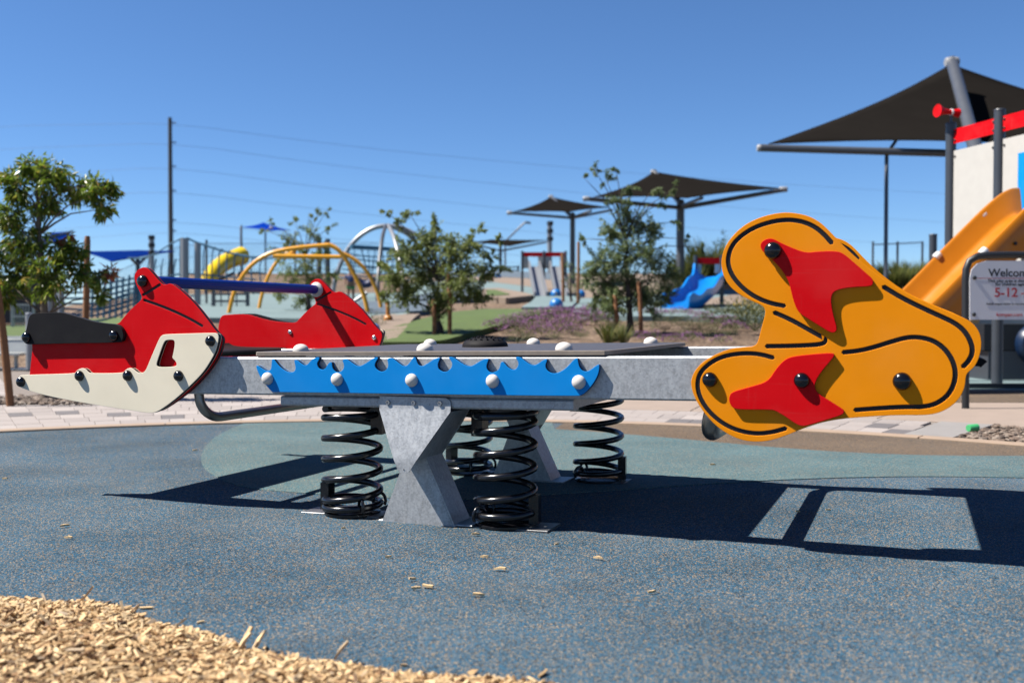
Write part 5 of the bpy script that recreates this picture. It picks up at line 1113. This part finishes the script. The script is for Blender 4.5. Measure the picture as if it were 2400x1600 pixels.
# white metal bench
bo = G(40, 866); t = thing('metal_bench', 'white perforated metal bench on the plaza by the lawn', 'bench', bo); k = bo.y/F
def BX(x, y, dy=0): return Vector(((x-40)*k, dy, (866-y)*k))
for y0, y1, dy0, dy1 in ((788, 826, .26, .20),):
    m = MB(); a, b, c_, e_ = BX(-30, y0, dy0), BX(48, y0, dy0), BX(56, y1, dy1), BX(-30, y1, dy1)
    for s_ in (0, .02): m.v += [tuple(v+Vector((0, s_, 0))) for v in (a, b, c_, e_)]
    m.f = [(0, 1, 2, 3), (7, 6, 5, 4), (0, 4, 5, 1), (1, 5, 6, 2), (2, 6, 7, 3), (3, 7, 4, 0)]; m.m = [0]*6; m.build('backrest', BENCHM, t)
m = MB(); m.box(BX(16, 829, 0), (px(92, bo.y), .42, .03)); m.build('seat', BENCHM, t); MB().tube([BX(-30, 797, .25), BX(52, 797, .25), BX(57, 822, .2)], .014, 8).build('back_tube', BENCHM, t, 60)
for x in (38, -20): MB().lathe([(.028, 0), (.028, (866-832)*k)], BX(x, 866, 0), (0, 0, 1), 10).build('leg', BENCHM, t, 40); MB().box(BX(x, 864, 0), (.5, .5, .012)).build('foot_plate', BENCHM, t)
pbz = on(69, 14.0); t = thing('silver_bollard', 'silver post beside the white metal bench', 'post', pbz); postm('post', Vector((0, 0, 0)), -.02, .78, .05, POSTS, t); MB().lathe([(.07, 0), (.07, .012)], (0, 0, 0), (0, 0, 1), 14).build('base', DARK, t)
# child standing under the dome frame
po = T(822, 708); po.z = H(po.x, po.y); per = thing('person', 'small child in blue top and green shorts standing under the dome frame', 'person', po)
HT_ = 0.85; kk = HT_/1.0
def skinbody(name, verts, edges, rad, mt, parent):
    me = bpy.data.meshes.new(name); me.from_pydata(verts, edges, []); o = put(name, me, parent)
    sk = o.modifiers.new('skin', 'SKIN'); 
    for i, r_ in enumerate(rad): me.skin_vertices[0].data[i].radius = (r_, r_)
    me.skin_vertices[0].data[0].use_root = True
    ob2 = o.modifiers.new('sub', 'SUBSURF'); ob2.levels = 1; ob2.render_levels = 1
    me.materials.append(mt); return o
SK = mat('skin', (.22, .11, .07), .6); CLB = mat('navy_cloth', (.012, .03, .11), .8); CLG = mat('green_cloth', (.06, .24, .08), .8); HAIR = mat('hair', (.02, .012, .008), .6)
sv = [(0, 0, .50), (0, 0, .62), (0, 0, .74), (0, 0, .80), (0, 0, .88), (0, 0, .96), (-.11, 0, .74), (-.15, -.02, .60), (-.15, -.06, .47), (.11, 0, .74), (.15, .01, .60), (.14, -.03, .47), (-.06, 0, .46), (-.065, -.01, .25), (-.065, .01, .03), (-.065, -.06, .02), (.06, 0, .46), (.07, .02, .25), (.07, .04, .03), (.07, -.03, .02)]
se = [(0, 1), (1, 2), (2, 3), (3, 4), (4, 5), (2, 6), (6, 7), (7, 8), (2, 9), (9, 10), (10, 11), (0, 12), (12, 13), (13, 14), (14, 15), (0, 16), (16, 17), (17, 18), (18, 19)]
sr = [.085, .08, .085, .035, .068, .055, .035, .028, .022, .035, .028, .022, .06, .042, .03, .02, .06, .042, .03, .02]
skinbody('body', [tuple(c*HT_ for c in v) for v in sv], se, [r_*HT_ for r_ in sr], SK, per)
skinbody('shirt', [tuple(c*HT_ for c in v) for v in [(0, 0, .53), (0, 0, .63), (0, 0, .75), (-.12, 0, .73), (-.15, -.01, .65), (.12, 0, .73), (.15, .005, .65)]], [(0, 1), (1, 2), (2, 3), (3, 4), (2, 5), (5, 6)], [r_*HT_ for r_ in (.105, .10, .098, .05, .042, .05, .042)], CLB, per)
skinbody('shorts', [tuple(c*HT_ for c in v) for v in [(0, 0, .50), (-.062, 0, .42), (-.066, -.005, .34), (.062, 0, .42), (.068, .01, .34)]], [(0, 1), (1, 2), (0, 3), (3, 4)], [r_*HT_ for r_ in (.10, .072, .06, .072, .06)], CLG, per)
MB().ball((0, .012*HT_, .925*HT_), .082*HT_, 14, 9, (1, 1, .95)).build('hair', HAIR, per, True)
